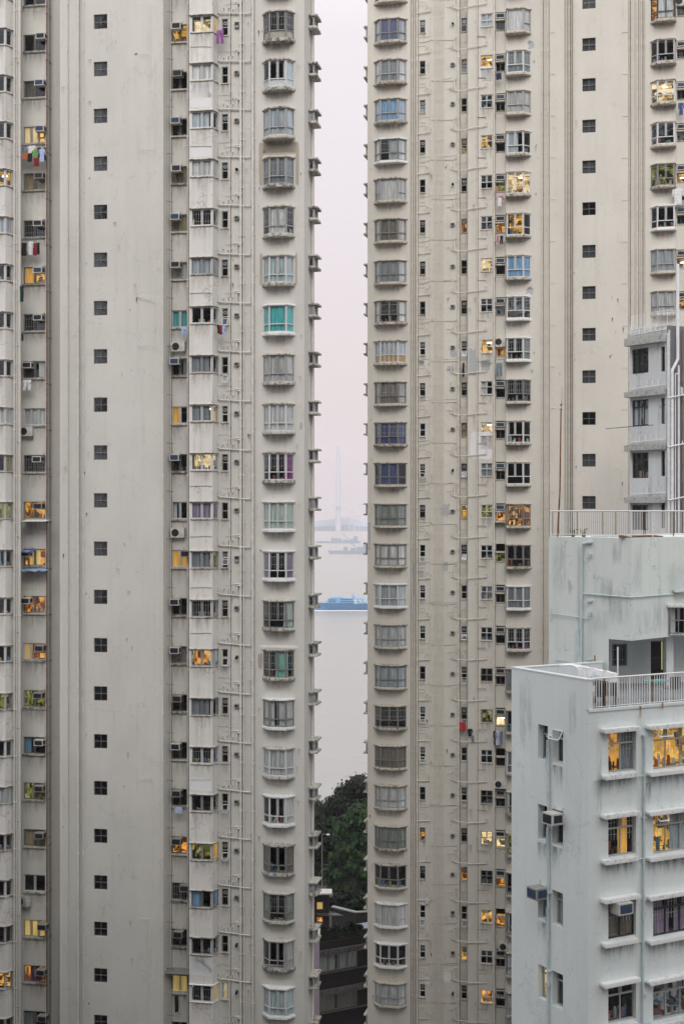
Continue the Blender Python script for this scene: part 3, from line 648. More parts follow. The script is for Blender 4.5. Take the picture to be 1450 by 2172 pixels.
for n in range(-1, 25):
    g = lambda L: (L[n] if 0 <= n < len(L) else "g k").replace(' - -', '')
    zc = zr(n)
    add_hole(holesR, PR, ucG + pathG[0][0] + .02, ucG + pathG[-1][0] - .02, zc - .70, zc + .74)
    window(FR, right, 'bay_window', ucG, 0, zc, pathG, -.70, .74, [(1, 1, .36), (4 if n == 8 else 2, 4 if n == 8 else 2, .36), (1, 1, .36)] if n not in (4, 22) else [(1, 1, .36), (1, 1, None), (1, 1, .36)], g(G_), n + 211, extra='S' if n in (0, 1, 2, 3, 4, 5, 6, 7, 9, 14, 22, 24) else '', slabm='slabR',
           hood=(slabpoly(pathG, .10, .14), .745, .84), sill=(slabpoly(pathG, .08, .14), -.87, -.705), stain=(pathG[0][0] - .15, pathG[-1][0] + .15, -.006, -.87, -1.6, 'stain'))
    # H
    z = zc + .27; add_hole(holesR, PR, uH - wH / 2, uH + wH / 2, z - .45, z + .45)
    window(FR, right, 'bathroom_window', uH, .22, z, flatpath(wH), -.445, .445, [(1, 1, .5)], g(H_), n + 231, extra='F' if n % 3 != 1 else '', bw=.038, deep=.8, slabm='slabR',
           sill=(((-.23, -.08), (-.23, -.13), (.23, -.13), (.23, -.08)), -.50, -.455), stain=(-.24, .24, -.086, -.5, -1.1, 'stain'))
    add_hole(holesR, PR, uJ - wJ / 2, uJ + wJ / 2, z - .47, z + .47)
    window(FR, right, 'bathroom_window', uJ, .53, z, flatpath(wJ), -.465, .465, [(1, 1, .5)], g(J_), n + 251, extra='F' if n % 4 != 2 else '', bw=.038, deep=.8, slabm='slabR',
           sill=(((-wJ / 2, -.08), (-wJ / 2, -.13), (wJ / 2, -.13), (wJ / 2, -.08)), -.53, -.475))
    add_hole(holesR, PR, uK - wK / 2, uK + wK / 2, z - .45, z + .45)
    window(FR, right, 'kitchen_window', uK, -.02, z, flatpath(wK), -.445, .445, [(2, 2, .58 if n % 4 else .5)], g(K_), n + 271, bw=.04, deep=1.1, slabm='slabR',
           sill=(((-wK / 2 - .04, -.08), (-wK / 2 - .04, -.12), (wK / 2 + .04, -.12), (wK / 2 + .04, -.08)), -.49, -.455), stain=(-wK / 2, wK / 2, -.086, -.49, -1.4, 'stain'))
    # L: niche, air conditioner opening over a small window
    zt = zc + .30
    add_hole(holesR, PR, uLn - wL / 2 + .01, uLn + wL / 2 - .01, zt + .02, zt + .52); add_hole(holesR, PR, uLn - wL / 2 + .01, uLn + wL / 2 - .01, zt - .68, zt - .10)
    mb = MB()
    if n == -1:
        pass
    window(FR, right, 'niche_window', uLn, .22, zt - .39, flatpath(wL - .02), -.285, .285, [(2 if n % 3 else 1, 1, None)], 'g ' + (L_[n] if 0 <= n < 25 else 'k'), n + 291, bw=.03, deep=.9, slabm='slabR',
           hood=(((-wL / 2, -.10), (-wL / 2, -.26), (wL / 2, -.26), (wL / 2, -.10)), .30, .39), sill=(((-wL / 2, -.10), (-wL / 2, -.15), (wL / 2, -.15), (wL / 2, -.10)), -.34, -.295), stain=(-wL / 2, wL / 2, -.096, -.34, -1.2, 'stain'))
    add_hole(holesR, PR, ucM + pathM[0][0] + .02, ucM + pathM[-1][0] - .02, zc - .70, zc + .72)
    window(FR, right, 'bay_window', ucM, 0, zc, pathM, -.70, .72, [(1, 1, None), (2, 1, .36), (1, 1, .36)] if n != 0 else [(1, 1, None), (1, 1, None), (1, 1, .36)], g(M_), n + 311, slabm='slabR',
           hood=(slabpoly(pathM, .08, .09), .725, .80), sill=(slabpoly(pathM, .07, .09), -.87, -.705), stain=(pathM[0][0] - .1, pathM[-1][0] + .1, -.006, -.87, -1.5, 'stain'))
    zk = zc + .86; add_hole(holesR, PR, core_r - .44, core_r + .44, zk - .43, zk + .43)
    window(FR, right, 'stair_window', core_r, -.18, zk, flatpath(.88), -.43, .43, [(2, 2, .5)], 'g k dust B' if n % 5 else 'g k', n + 331, bw=.022, deep=1.0, slabm='slabR')
    if n < 9:
        add_hole(holesR, PR, ucN + pathN[0][0] + .02, ucN + pathN[-1][0] - .02, zc - .66, zc + .74)
        window(FR, right, 'bay_window', ucN, 0, zc, pathN, -.66, .74, [(1, 1, .33), (2, 2 if n == 0 else 1, .33), (1, 1, None)], g(N_), n + 351, slabm='slabR',
               hood=(slabpoly(pathN, .08, .09), .745, .82), sill=(slabpoly(pathN, .07, .09), -.83, -.665), stain=(pathN[0][0] - .1, pathN[-1][0] + .1, -.006, -.83, -1.5, 'stain'))
        add_hole(holesR, PR, uO - .26, uO + .26, zt + .02, zt + .50); add_hole(holesR, PR, uO - .26, uO + .26, zt - .66, zt - .10)
        window(FR, right, 'niche_window', uO, .22, zt - .38, flatpath(.51), -.275, .275, [(2, 1, None)], ['g k', 'g k b', 'g n', 'g m', 'g y', 'g n', 'g y', 'g o'][n % 8], n + 371, bw=.03, deep=.9, slabm='slabR',
               hood=(((-.26, -.10), (-.26, -.26), (.26, -.26), (.26, -.10)), .29, .38), sill=(((-.26, -.10), (-.26, -.15), (.26, -.15), (.26, -.10)), -.33, -.285))
mb = MB()
for i in range(len(PR) - 1): wall_seg(mb, PR[i], PR[i + 1], BOT, TOP_R, holesR.get(i, []), 0)
uLft, uRgt = PR[0][0], PR[-1][0]
grime(mb, FR, [(1270, 1325, -.3), (1216, 1228, -.3), (1130, 1142, 0), (1168, 1192, .08), (782, 792, 0), (943, 955, .14), (905, 915, .14), (993, 1008, -.1)], 120, 6, 1, 25, 102)
for a, b in zip([(uRgt, 0), (uRgt, 15), (uLft + 1, 15), (uLft + 1, 3.4), (uLft, 3.4)], [(uRgt, 15), (uLft + 1, 15), (uLft + 1, 3.4), (uLft, 3.4), (uLft, 0)]): wall_seg(mb, a, b, BOT, TOP_R, [])
mb.poly([(a, b, TOP_R) for a, b in PR + [(uRgt, 15), (uLft + 1, 15), (uLft + 1, 3.4), (uLft, 3.4)]])
link('wall', mb.mesh('wall', [M['wallR'], M['stain'], M['run']]), FR.M(), right)
FS2 = Frame(FR.w(uLft, 0), FR.a - math.pi / 2)      # u runs towards the street, v inward
for n in range(-1, 26):
    z = zr(n) + .42; path = ((-.5, 0), (-.5, -.26), (.5, -.26), (.5, 0))
    window(FS2, right, 'side_window', -1.3, 0, z, path, -.30, .30, [(1, 1, None), (2, 2, None), (1, 1, None)], "s k", n + 391, bw=.05, deep=.2, slabm='slabR',
           hood=(slabpoly(path, .18, .12), .305, .42), sill=(slabpoly(path, .18, .12), -.43, -.305))
for x, v, r, m in ((873.5, .3, .06, 'pipeR'), (884, .14, .055, 'pipeR'), (972, .14, .055, 'pipeR'), (912, .14, .02, 'pipeR'), (1011, -.1, .028, 'pipeR'), (1047.5, -.1, .045, 'pipeR'), (1148.5, .0, .04, 'pipeR'), (1161, .22, .04, 'pipeR'), (1154, .22, .02, 'pipeR'),
                   (1200, .25, .02, 'pipeR'), (1206, .25, .045, 'pipeR'), (1211, .25, .03, 'pipeR'), (1218, -.3, .02, 'pipeR'), (1333, .12, .03, 'pipeR'), (1338, .12, .02, 'pipeR'), (1350, .02, .035, 'pipeR'), (1359, .15, .025, 'pipeR'), (1365, .15, .03, 'pipeR')):
    vpipe(FR, right, x, v, r, m, step=2.8, z1=TOP_R - .5)
for k in range(8): vpipe(FR, right, 920 + k * 2.9, .14, .018, 'pipeR', step=2.8, z1=TOP_R - .5, name='cable_conduit', off=.04)

for x, v in ((875.5, .3), (881, .3), (886.5, .14), (974.2, .14), (1049, -.1), (1013, -.1), (1151, .22), (1203, .25), (1209, .25), (1335.5, .12), (1353, .02), (1362, .15)): vpipe(FR, right, x, v, .013, 'pipeD', off=.02, name='cable_and_shade_line', z1=TOP_R - .5)  # dark strips modelled as the shadow next to each main pipe
RC = random.Random(12)
for n in range(-1, 25):
    z0_ = zr(n)
    def yy(dz, Z=98.0): return CY - (z0_ + dz - CAMZ) * F / Z
    conduit(FR, right, [(914, yy(-.62)), (940, yy(-.64)), (968, yy(-.60))], .14, .010, 'pipeD', .02, 'cable_and_shade_line')  # dark line drawn for the stained and shaded floor joint
    if RC.random() < .6: conduit(FR, right, [(946, yy(-1.15)), (954 + RC.random() * 8, yy(-1.12)), (962, yy(-.98))], .14, .012, 'pipeR', .04, 'cable_and_shade_line')
    conduit(FR, right, [(1012, yy(-.72, 97)), (1030, yy(-.72, 97)), (1030, yy(-.85, 97))], -.1, .012, 'pipeD', .03, 'cable_and_shade_line')
    if RC.random() < .4: conduit(FR, right, [(889, yy(-.75)), (905, yy(-.73)), (914, yy(-.60))], .14, .010, 'pipeD', .02, 'cable_and_shade_line')
def branch_H(seed):
    R = random.Random(seed); mb = MB(); r = .029; y = -.1
    mb.tube([(0, y, 0), (.62, y, .04), (.98, y, .06), (.98, y, .34)], r, 6)
    mb.tube([(.62, y, .05), (.62, y, .42), (.72, y, .5), (.8, y, .42), (.8, y, .08)], r * .9, 6)
    mb.tube([(.10, y * .6, .80), (.58, y * .6, .80), (.58, y * .6, .55)], .013, 5); mb.tube([(.10, y * .6, .80), (.10, y * .6, .56), (.58, y * .6, .55)], .012, 5)
    if R.random() < .6: mb.tube([(.9, y, .05), (.9, y, .3), (.95, 0, .34)], r, 6)
    mb.tube([(.10, -.03, 1.0), (.10, -.03, 1.14), (1.0, -.03, 1.16)], .010, 5)
    if R.random() < .5: mb.tube([(.95, -.03, 1.2), (2.9, -.03, 1.22 + R.uniform(-.1, .1))], .012, 5)
    return mb.mesh('waste_pipe_branch', [M['pipeR']])
def branch_J(seed):
    R = random.Random(seed); mb = MB(); r = .029; y = -.1
    mb.tube([(-.30, y, .8), (-.30, y, .06), (-.2, y, 0), (.05, y, -.02), (.62, y, -.02)], r, 6)
    mb.tube([(.62, -.34, -.02), (2.0, -.34, .10), (2.0, -.34, .32)], r, 6)
    mb.tube([(-.16, y, .9), (-.16, y, .5), (-.05, y, .45)], .014, 5); mb.tube([(-.30, y, .88), (-.05, y, .9)], .018, 5)
    mb.tube([(-.48, y, .12), (-.48, y, .32)], r, 6); mb.tube([(-.48, y, .1), (-.3, y, .05)], r * .7, 6)
    mb.tube([(1.85, -.34, .08), (1.85, -.34, .3), (1.95, -.2, .36)], r * .8, 6)
    mb.tube([(1.36, -.26, .75), (1.9, -.26, .74)], .012, 5); mb.tube([(.28, .2, .02), (.28, .2, .45)], r * .7, 6)
    mb.tube([(.1, .22, .62), (.52, .22, .62)], .012, 5)
    if R.random() < .6: mb.tube([(-1.4, -.03, 1.02), (-.1, -.03, 1.05)], .012, 5)
    if R.random() < .4: mb.tube([(-1.2, -.03, .85), (-.7, -.03, .9), (-.45, -.03, 1.0)], .012, 5)
    return mb.mesh('waste_pipe_branch', [M['pipeR']])
BH = [branch_H(s) for s in range(5)]; BJ = [branch_J(s + 20) for s in range(5)]
for n in range(-1, 25):
    link('waste_pipe_branch', BH[n % 5], FR.M(U(884, .14), .14, zr(n) - 1.62), right)
    link('waste_pipe_branch', BJ[(n * 2) % 5], FR.M(U(972, .14), .14, zr(n) - 1.52), right)
    link('flue_vent', FV[1 if n in (0, 4, 11, 24) else 2 if n in (22, 23) else 0], FR.M(U(960, .14), .14, zr(n) + .30), right)
# short overflow spouts on the blank strip
def spout(fr, par, x, y, v, L, s=-1):
    u = fr.u(x, v); mb = MB(); mb.tube([(0, -.03, 0), (s * L, -.03, .03), (s * L, -.03, -.12)], .013, 5)
    link('overflow_spout', mb.mesh('overflow_spout', [M['pipeR']]), fr.M(u, v, fr.z(y, u, v)), par)
for k in range(11): spout(FR, right, 1332, 68 + k * 89, -.3, .42)
for k in range(12): spout(FR, right, 1163, 70 + k * 88.5, .08, -.42)

# patches of bare or repainted render
def patch(fr, par, x0, x1, y0, y1, v, mat, seed, rag=.12, t=.006):
    R = random.Random(seed); ua, ub = fr.u(x0, v), fr.u(x1, v); za, zb = fr.z(y1, (ua + ub) / 2, v), fr.z(y0, (ua + ub) / 2, v)
    uc_, zc_ = (ua + ub) / 2, (za + zb) / 2; hw, hh = (ub - ua) / 2, (zb - za) / 2; mb = MB(); pts = []
    n = 26
    for k in range(n):
        a = 2 * math.pi * k / n; c, s_ = math.cos(a), math.sin(a); q = 1 / max(abs(c), abs(s_)) if rag < .1 else 1.08 / max(abs(c), abs(s_)) ** .6
        q *= 1 - R.uniform(0, rag * 2); pts.append((hw * c * q, hh * s_ * q))
    i = len(mb.v)
    mb.v += [(a, -t, b) for a, b in pts] + [(a, .01, b) for a, b in pts]
    mb.f.append(tuple(range(n))); mb.m.append(0)
    for k in range(n): mb.f.append((k, (k + 1) % n, n + (k + 1) % n, n + k)); mb.m.append(0)
    link('render_patch', mb.mesh('render_patch', [M[mat]]), fr.M(uc_, v, zc_), par)
# patches keep clear of the windows
for a in ((549, 634, 301, 329, 0, 'patchbeige', 1, .05), (549, 558, 300, 395, 0, 'patchbeige', 2, .05, .010), (627, 634, 302, 395, 0, 'patchbeige', 3, .05, .011), (547, 557, 1385, 1420, 0, 'patchbeige', 4, .12), (551, 557, 535, 607, 0, 'patchbeige', 5, .06), (626, 630, 535, 607, 0, 'patchbeige', 6, .06),
          (550, 634, 1368, 1374, 0, 'patchwhite', 7, .06), (635, 642, 895, 912, 0, 'patchgrey', 8, .15), (403, 450, 308, 333, -.6, 'patchwhite', 9, .03), (403, 450, 178, 228, -.6, 'patchwhite', 10, .03), (403, 450, 1651, 1678, -.6, 'patchwhite', 11, .03), (403, 450, 2035, 2070, -.6, 'patchwhite', 12, .03)):
    patch(FL, left, *a)
for a in ((993, 1010, 735, 800, -.1, 'patchgrey', 21, .2), (992, 1015, 768, 797, -.1, 'patchgrey', 26, .1, .009), (1017, 1042, 762, 788, -.1, 'patchgrey', 22, .18), (954, 969, 744, 758, .14, 'patchgrey', 23, .15), (946, 966, 776, 788, .14, 'patchgrey', 24, .15), (886, 899, 764, 775, .14, 'patchgrey', 25, .12), (932, 956, 1066, 1100, .14, 'patchgrey', 27, .25), (936, 950, 1190, 1214, .14, 'patchgrey', 28, .25),
          (871.5, 879, 1190, 1267, .3, 'patchgrey', 29, .08), (996, 1043, 915, 975, -.1, 'patchwhite', 30, .03), (1016, 1044, 140, 172, -.1, 'patchwhite', 31, .03), (1114, 1131, 606, 625, 0, 'patchgrey', 32, .25), (1124, 1131, 783, 792, 0, 'patchgrey', 33, .2), (1118, 1134, 85, 105, 0, 'patchgrey', 34, .2), (779.6, 786, 1105, 1160, 0, 'patchgrey', 35, .2),
          (886, 900, 1208, 1228, .14, 'patchgrey', 36, .2), (938, 956, 2060, 2084, .14, 'patchwhite', 37, .06), (900, 914, 2072, 2088, .14, 'patchwhite', 38, .08), (780, 786, 1108, 1111, 0, 'patchbeige', 39, .2)):
    patch(FR, right, *a)

# =================================================================== AIR CONDITIONERS
def ac_window(w, h, d, case, gr, yaw=0):
    a = MB(); a.box(-w / 2, w / 2, -d, 0, -h / 2, h / 2)
    b = MB(); b.box(-w / 2 + .05, w / 2 - .05, -d - .006, -d + .01, -h / 2 + .05, h / 2 - .05)
    for k in range(1, 7): zz = -h / 2 + .05 + (h - .1) * k / 7; b.box(-w / 2 + .05, w / 2 - .05, -d - .014, -d - .006, zz - .006, zz + .006)
    b.box(w / 2 - .001, w / 2 + .004, -d + .08, -.08, -h / 2 + .08, h / 2 - .06)
    out = [('casing', a.mesh('casing', [M[case]])), ('condenser_grille', b.mesh('condenser_grille', [M[gr]]))]
    for s in (-1, 1):
        c = MB(); c.tube([(s * w * .4, -d * .95, -h / 2 - .012), (s * w * .4, 0, -h / 2 - .012), (s * w * .4, 0, h / 2 + .18)], .012, 4); out.append(('bracket', c.mesh('bracket', [M['fg']])))
    c = MB(); c.tube([(w * .4, -d, -h / 2), (w * .45, -.02, h / 2 + .2)], .010, 4); out.append(('stay', c.mesh('stay', [M['fs']])))
    return out if d > .3 else out[:2]
def ac_split():
    a = MB(); a.prism([(-.42, -.30), (.42, -.30), (.42, 0), (-.42, 0)], -.28, .28, 0, .02)
    b = MB(); n = 18; b.v += [(-.12 + .22 * math.cos(2 * math.pi * k / n), -.308, .22 * math.sin(2 * math.pi * k / n)) for k in range(n)]; b.f.append(tuple(range(n))); b.m.append(0)
    for k in range(6): t = k * math.pi / 6; b.obox((-.12 - .22 * math.cos(t), -.315), (-.12 + .22 * math.cos(t), -.315), .006, -.004, .004)
    out = [('casing', a.mesh('casing', [M['accase']])), ('fan_grille', b.mesh('fan_grille', [M['acblack']]))]
    for s in (-.32, .32): c = MB(); c.tube([(s, -.32, -.30), (s, 0, -.30), (s, 0, -.5)], .02, 5); out.append(('bracket', c.mesh('bracket', [M['fg']])))
    return out
ACM = {}
def place_ac(fr, u, v, z, kind, label, group='air conditioners on the facades', rot=0):
    if kind not in ACM:
        if kind == 'split': ACM[kind] = ac_split()
        else:
            w, h, d, c_, g_ = kind; ACM[kind] = ac_window(w, h, d, c_, g_)
    o = thing(link('air_conditioner', None, fr.M(u, v, z, rot)), label, 'air conditioner', group)
    for nm, me in ACM[kind]:
        link(nm, me, fr.M(u, v, z, rot), o)
    return o
ORD = ['topmost', 'second', 'third', 'fourth', 'fifth', 'sixth', 'seventh', 'eighth', 'ninth', 'tenth', 'eleventh', 'twelfth', 'thirteenth', 'fourteenth', 'fifteenth', 'sixteenth', 'seventeenth', 'eighteenth', 'nineteenth', 'twentieth', 'twenty-first', 'twenty-second', 'twenty-third', 'twenty-fourth', 'twenty-fifth']
def ordn(k): return ORD[k] if k == 0 else ORD[k] + ' from top'
GL_ = {'k': 'dark', 'n': 'dim', 'o': 'orange lit', 'y': 'yellow lit', 'c': 'cream lit', 'v': 'olive lit', 'm': 'cluttered pale'}
# far left recess: x of unit centre per floor
Bx = {0: 85, 1: 82, 2: 83, 3: 81, 4: 79, 5: 79, 6: 79, 7: 56, 9: 77, 10: 79, 11: 53, 12: 53, 13: 82, 14: 79, 15: 81, 16: 81, 17: 82, 19: 88, 20: 85, 21: 88}
i = 0
for n, x in Bx.items():
    case, gr = ('accase', 'acgrille') if n in (0, 1, 2, 4, 5, 6, 7, 9, 11, 12, 15) else ('accase_d', 'acgrille')
    if n in (1, 2, 5): gr = 'acgrille_b'
    u = FL.u(x, .3); place_ac(FL, u, .85 - .01, zl(n) + (.56 if n != 10 else .56), (.56, .36, .5, case, gr), f"{'clean' if case == 'accase' else 'grimy'} window air conditioner in far left recess, {ordn(i)}, over {GL_[B_[n].split()[1]]} window")
    i += 1
Cx = {0: 374, 1: 376, 2: 372, 3: 374, 4: 371, 5: 372, 7: 370, 9: 370, 11: 393, 12: 370, 13: 370, 14: 375, 15: 372, 16: 374, 17: 374, 18: 391, 19: 377}
i = 0
for n, x in Cx.items():
    case = 'accase' if n in (0, 2, 3, 4, 5, 7, 9, 12, 13, 15) else 'accase_d'
    gr = 'acgrille_b' if n in (2, 4, 7, 9) else 'acgrille'
    u = FL.u(x, .3); place_ac(FL, u, .75 - .01, zl(n) + .60, (.56, .38, .5, case, gr), f"{'clean' if case == 'accase' else 'grimy'} window air conditioner beside pale projecting bay, {ordn(i)}, over {GL_[C_[n].split()[1]]} window")
    i += 1
place_ac(FL, FL.u(378, .55), .74, FL.z(735, FL.u(378, .5), .5), 'split', 'white fan condenser box below the teal window of the left tower')
place_ac(FL, FL.u(377, .55), .74, FL.z(1130, FL.u(378, .5), .5), 'split', 'white fan condenser box above the orange window of the left tower')
place_ac(FL, FL.u(56, .65), .84, FL.z(915, FL.u(56, .6), .6), 'split', 'white fan condenser box below three pale grey curtained panes')
place_ac(FL, FL.u(53, .65), .84, FL.z(1912, FL.u(53, .6), .6), 'split', 'grey turned fan condenser below the white framed black window', rot=-.5)
Lc = {8: 'split', 13: None, 22: None, 18: None}
i = 0
for n in range(0, 25):
    if n in (8, 13, 22, 18): continue
    gr = 'acgrille_b' if n in (2, 6, 9, 10, 11, 12) else 'acgrille'
    place_ac(FR, uLn, .16, zr(n) + .30 + .26, (.60, .34, .12, 'accase', gr), f"flat fronted air conditioner in niche beside right tower's narrow bays, {ordn(i)}")
    i += 1
place_ac(FR, uLn, .3, zr(8) + .30 + .27, 'split', 'fan condenser with a stick across it above an orange lit niche window')
place_ac(FR, FR.u(1060, -.1), .12, FR.z(1663, FR.u(1060, 0), 0), 'split', 'white fan condenser hung high in the right tower niche beside pale block')
place_ac(FR, FR.u(1070, -.1), .10, FR.z(2007, FR.u(1070, 0), 0), 'split', 'grey fan condenser half hidden by the pale block, low in niche')
for n in range(0, 8):
    if n == 0: place_ac(FR, uO, .3, zr(n) + .56, 'split', 'fan condenser in the topmost niche at the right edge'); continue
    place_ac(FR, uO, .16, zr(n) + .56, (.50, .32, .12, 'accase', 'acgrille_b' if n in (2, 5) else 'acgrille'), f"flat fronted air conditioner in the niche at the right edge, {ordn(n - 1)}")

# =================================================================== LAUNDRY
def garment(kind, w, h, seed):
    R = random.Random(seed); mb = MB()
    def strip(x0, x1, z0, z1, x2=None, x3=None):       # a hanging piece of cloth with soft folds, front and back faces
        x2 = x0 if x2 is None else x2; x3 = x1 if x3 is None else x3; n = 7
        ph = R.uniform(0, 6)
        for side in (0, 1):
            rows = []
            for j in range(5):
                t = j / 4; z = z1 + (z0 - z1) * t; row = []
                for k in range(n + 1):
                    s = k / n; x = (x0 + (x1 - x0) * s) * (1 - t) + (x2 + (x3 - x2) * s) * t
                    y = -.03 * math.sin(ph + s * 9 + t) * (.4 + t) - side * .02
                    row.append((x + .01 * math.sin(t * 7 + ph), y, z + (.02 * math.sin(s * 8 + ph) if j == 4 else 0)))
                rows.append(row)
            for j in range(4):
                for k in range(n): mb.poly([rows[j][k], rows[j][k + 1], rows[j + 1][k + 1], rows[j + 1][k]])
    if kind == 'trousers': strip(-w / 2, -.0, -h, 0, -w * .55, -w * .12); strip(0, w / 2, -h, 0, w * .1, w * .5); strip(-w / 2, w / 2, -h * .3, 0)
    elif kind == 'shirt': strip(-w * .32, w * .32, -h, 0, -w * .36, w * .34); strip(-w * .5, -w * .30, -h * .5, -.02, -w * .6, -w * .42); strip(w * .30, w * .5, -h * .5, -.02, w * .42, w * .58)
    else: strip(-w / 2, w / 2, -h, 0)
    return mb
CLO = {}
def cloth_mat(name, c):
    if name not in CLO: CLO[name] = plain('cloth_' + name, c, .85, 0, .2, 6)
    return CLO[name]
COL = dict(black=(.012, .012, .016), white=(.72, .72, .76), red=(.35, .03, .03), darkred=(.22, .02, .03), green=(.16, .42, .08), blue=(.06, .09, .25), lblue=(.45, .55, .78), purple=(.30, .12, .32), grey=(.20, .24, .28), orange=(.6, .12, .03), pink=(.5, .22, .28), navy=(.02, .025, .06), dgreen=(.01, .035, .035), redb=(.55, .03, .03))
def hang(fr, x, y, v, kind, col, w, h, label, name=None, cat=None):
    u = fr.u(x, v); z = fr.z(y, u, v); nm = name or {'trousers': 'trousers', 'shirt': 'shirt', 'towel': 'towel'}[kind]
    o = link(nm, garment(kind, w, h, hash((x, y)) % 97).mesh(nm, [cloth_mat(col, COL[col])]), fr.M(u, v, z))
    return thing(o, label, cat or nm, 'washing hung out of the windows')
hang(FL, 53, 312, .3, 'towel', 'grey', .32, .38, 'grey towel leftmost on the full drying rack under the cream lit window')
hang(FL, 54.5, 325, .22, 'towel', 'orange', .28, .33, 'orange red cloth hanging under the grey towel on the full rack')
hang(FL, 68, 309, .3, 'shirt', 'white', .55, .50, 'white crumpled shirt on the full drying rack far left')
hang(FL, 64, 325, .24, 'towel', 'black', .30, .52, 'black cloth low on the full drying rack far left')
hang(FL, 75, 318, .18, 'shirt', 'green', .32, .42, 'green top in the middle of the full drying rack')
hang(FL, 78, 335, .24, 'towel', 'darkred', .34, .50, 'dark red towel lowest on the full drying rack')
hang(FL, 84, 313, .3, 'towel', 'navy', .22, .62, 'navy cloth behind the pale shirt on the full rack')
hang(FL, 90, 316, .18, 'shirt', 'lblue', .40, .74, 'pale blue white shirt on the full drying rack')
hang(FL, 95.5, 313, .3, 'towel', 'black', .14, .8, 'black strip of cloth at right end of the full rack')
for k, (x, y, kd, c_, w_, h_, lb) in enumerate([(52, 515, 'towel', 'black', .30, .78, 'black garment leftmost of four under a dark air conditioned window'), (66, 512, 'shirt', 'white', .34, .80, 'white long shirt hanging between black garments far left'), (75, 516, 'towel', 'darkred', .26, .72, 'dark maroon cloth hanging right of the white shirt'), (81, 515, 'towel', 'black', .20, .70, 'black cloth rightmost of four garments under a dark window')]):
    hang(FL, x, y, .25, kd, c_, w_, h_, lb)
hang(FL, 47, 606, -.35, 'towel', 'dgreen', .24, .95, 'rolled dark green awning bag hanging on the far left pipes', 'tarpaulin', 'tarpaulin')
hang(FL, 48, 708, -.3, 'towel', 'dgreen', .16, .42, 'short dark green bundle hanging below the other on pipes', 'tarpaulin', 'tarpaulin')
hang(FL, 58, 806, .3, 'trousers', 'white', .52, .62, 'white trousers hanging under the split open window far left')
hang(FL, 467, 64, -.5, 'trousers', 'purple', .40, .78, 'purple trousers hanging below the topmost yellow lit corner window')
hang(FL, 463, 689, -.5, 'towel', 'black', .12, .50, 'black sock shaped cloth beside dark red one')
hang(FL, 468, 690, -.5, 'towel', 'darkred', .16, .54, 'dark red cloth hanging under the black corner window')
hang(FL, 475, 692, -.5, 'shirt', 'lblue', .20, .52, 'pale blue vest hanging under the black corner window')
hang(FL, 391, 694, .2, 'trousers', 'lblue', .34, .46, 'pale mauve cloth under the teal curtained recess window')
hang(FL, 379, 1712, .3, 'towel', 'lblue', .44, .36, 'pale blue folded towel below a grimy air conditioner')
hang(FL, 375, 2112, .4, 'towel', 'black', .22, .95, 'long black coat hanging below the lit awning window', 'coat', 'coat')
hang(FR, 1057, 155, -.4, 'towel', 'navy', .36, .45, 'navy bundle hanging below the niche, second storey of right tower')
hang(FR, 1051, 396, -.4, 'towel', 'pink', .20, .45, 'pale pink cloth at left of the olive niche window')
hang(FR, 1062, 415, -.4, 'shirt', 'pink', .30, .62, 'pink top on the rack under the olive niche window')
hang(FR, 1059, 420, -.45, 'towel', 'white', .28, .55, 'white towel on the rack under the olive niche window')
hang(FR, 1055, 499, -.4, 'towel', 'pink', .16, .50, 'pink strip of cloth under the orange lit niche')
hang(FR, 1063, 500, -.4, 'trousers', 'black', .20, .58, 'black leggings hanging under the orange lit niche')
hang(FR, 1058, 770, -.4, 'trousers', 'grey', .40, .88, 'dark grey trousers below the fan condenser niche')
hang(FR, 982, 770, .1, 'towel', 'black', .14, .95, 'black strip hanging among the grey patched pipes')
hang(FR, 979, 1532, .1, 'trousers', 'redb', .50, .62, 'bright red trousers hanging beside the pipes low on right tower')
hang(FR, 996, 1546, -.3, 'shirt', 'black', .34, .50, 'black top hanging right of the bright red trousers')
hang(FR, 1002, 1560, -.3, 'towel', 'grey', .16, .42, 'grey cloth tail below the black top')
for k, (x, c_) in enumerate([(1049, 'navy'), (1053, 'white'), (1057.5, 'lblue'), (1062, 'grey')]):
    hang(FR, x, 1550, -.4, 'shirt', c_, .22, .95, ['navy shirt leftmost', 'white shirt second', 'pale blue shirt third', 'grey shirt last'][k] + ' in the row of shirts by the pale block')
hang(FR, 1443, 218, -.4, 'shirt', 'blue', .34, .80, 'blue shirt hanging at the right edge below a niche window')
hang(FR, 1437, 400, -.5, 'shirt', 'white', .70, 1.05, 'big white shirt hanging at the right edge')
hang(FR, 1449, 402, -.4, 'towel', 'black', .24, .7, 'black cloth at the right edge beside the big white shirt')
hang(FR, 905, 1904, -.05, 'towel', 'white', .22, .42, 'white rag caught on the pipes low on right tower')

# awnings and tarpaulins
def slope(fr, x0, x1, y, v0, v1, drop, mat, name, label, cat='awning', t=.02, wav=.0):
    ua, ub = fr.u(x0, v1), fr.u(x1, v1); uc_ = (ua + ub) / 2; z = fr.z(y, uc_, v1); mb = MB(); n = 8; R = random.Random(x0)
    for a, b in ((0, 0), (1, t)):
        rows = [[(ua - uc_ + (ub - ua) * k / n, vv_, zz - b + R.uniform(-wav, wav)) for k in range(n + 1)] for vv_, zz in ((v0 - v1, 0), ((v1 - v1) * .5 + (v0 - v1) * .5, -drop * .5), (0, -drop))]
        for j in range(2):
            for k in range(n): mb.poly([rows[j][k], rows[j][k + 1], rows[j + 1][k + 1], rows[j + 1][k]])
    o = link(name, mb.mesh(name, [mat]), fr.M(uc_, v1, z + drop)); return thing(o, label, cat)
slope(FL, 43, 96, 1106, .82, -.1, .10, M['slabW'], 'awning', 'narrow white awning under an orange lit window far left')
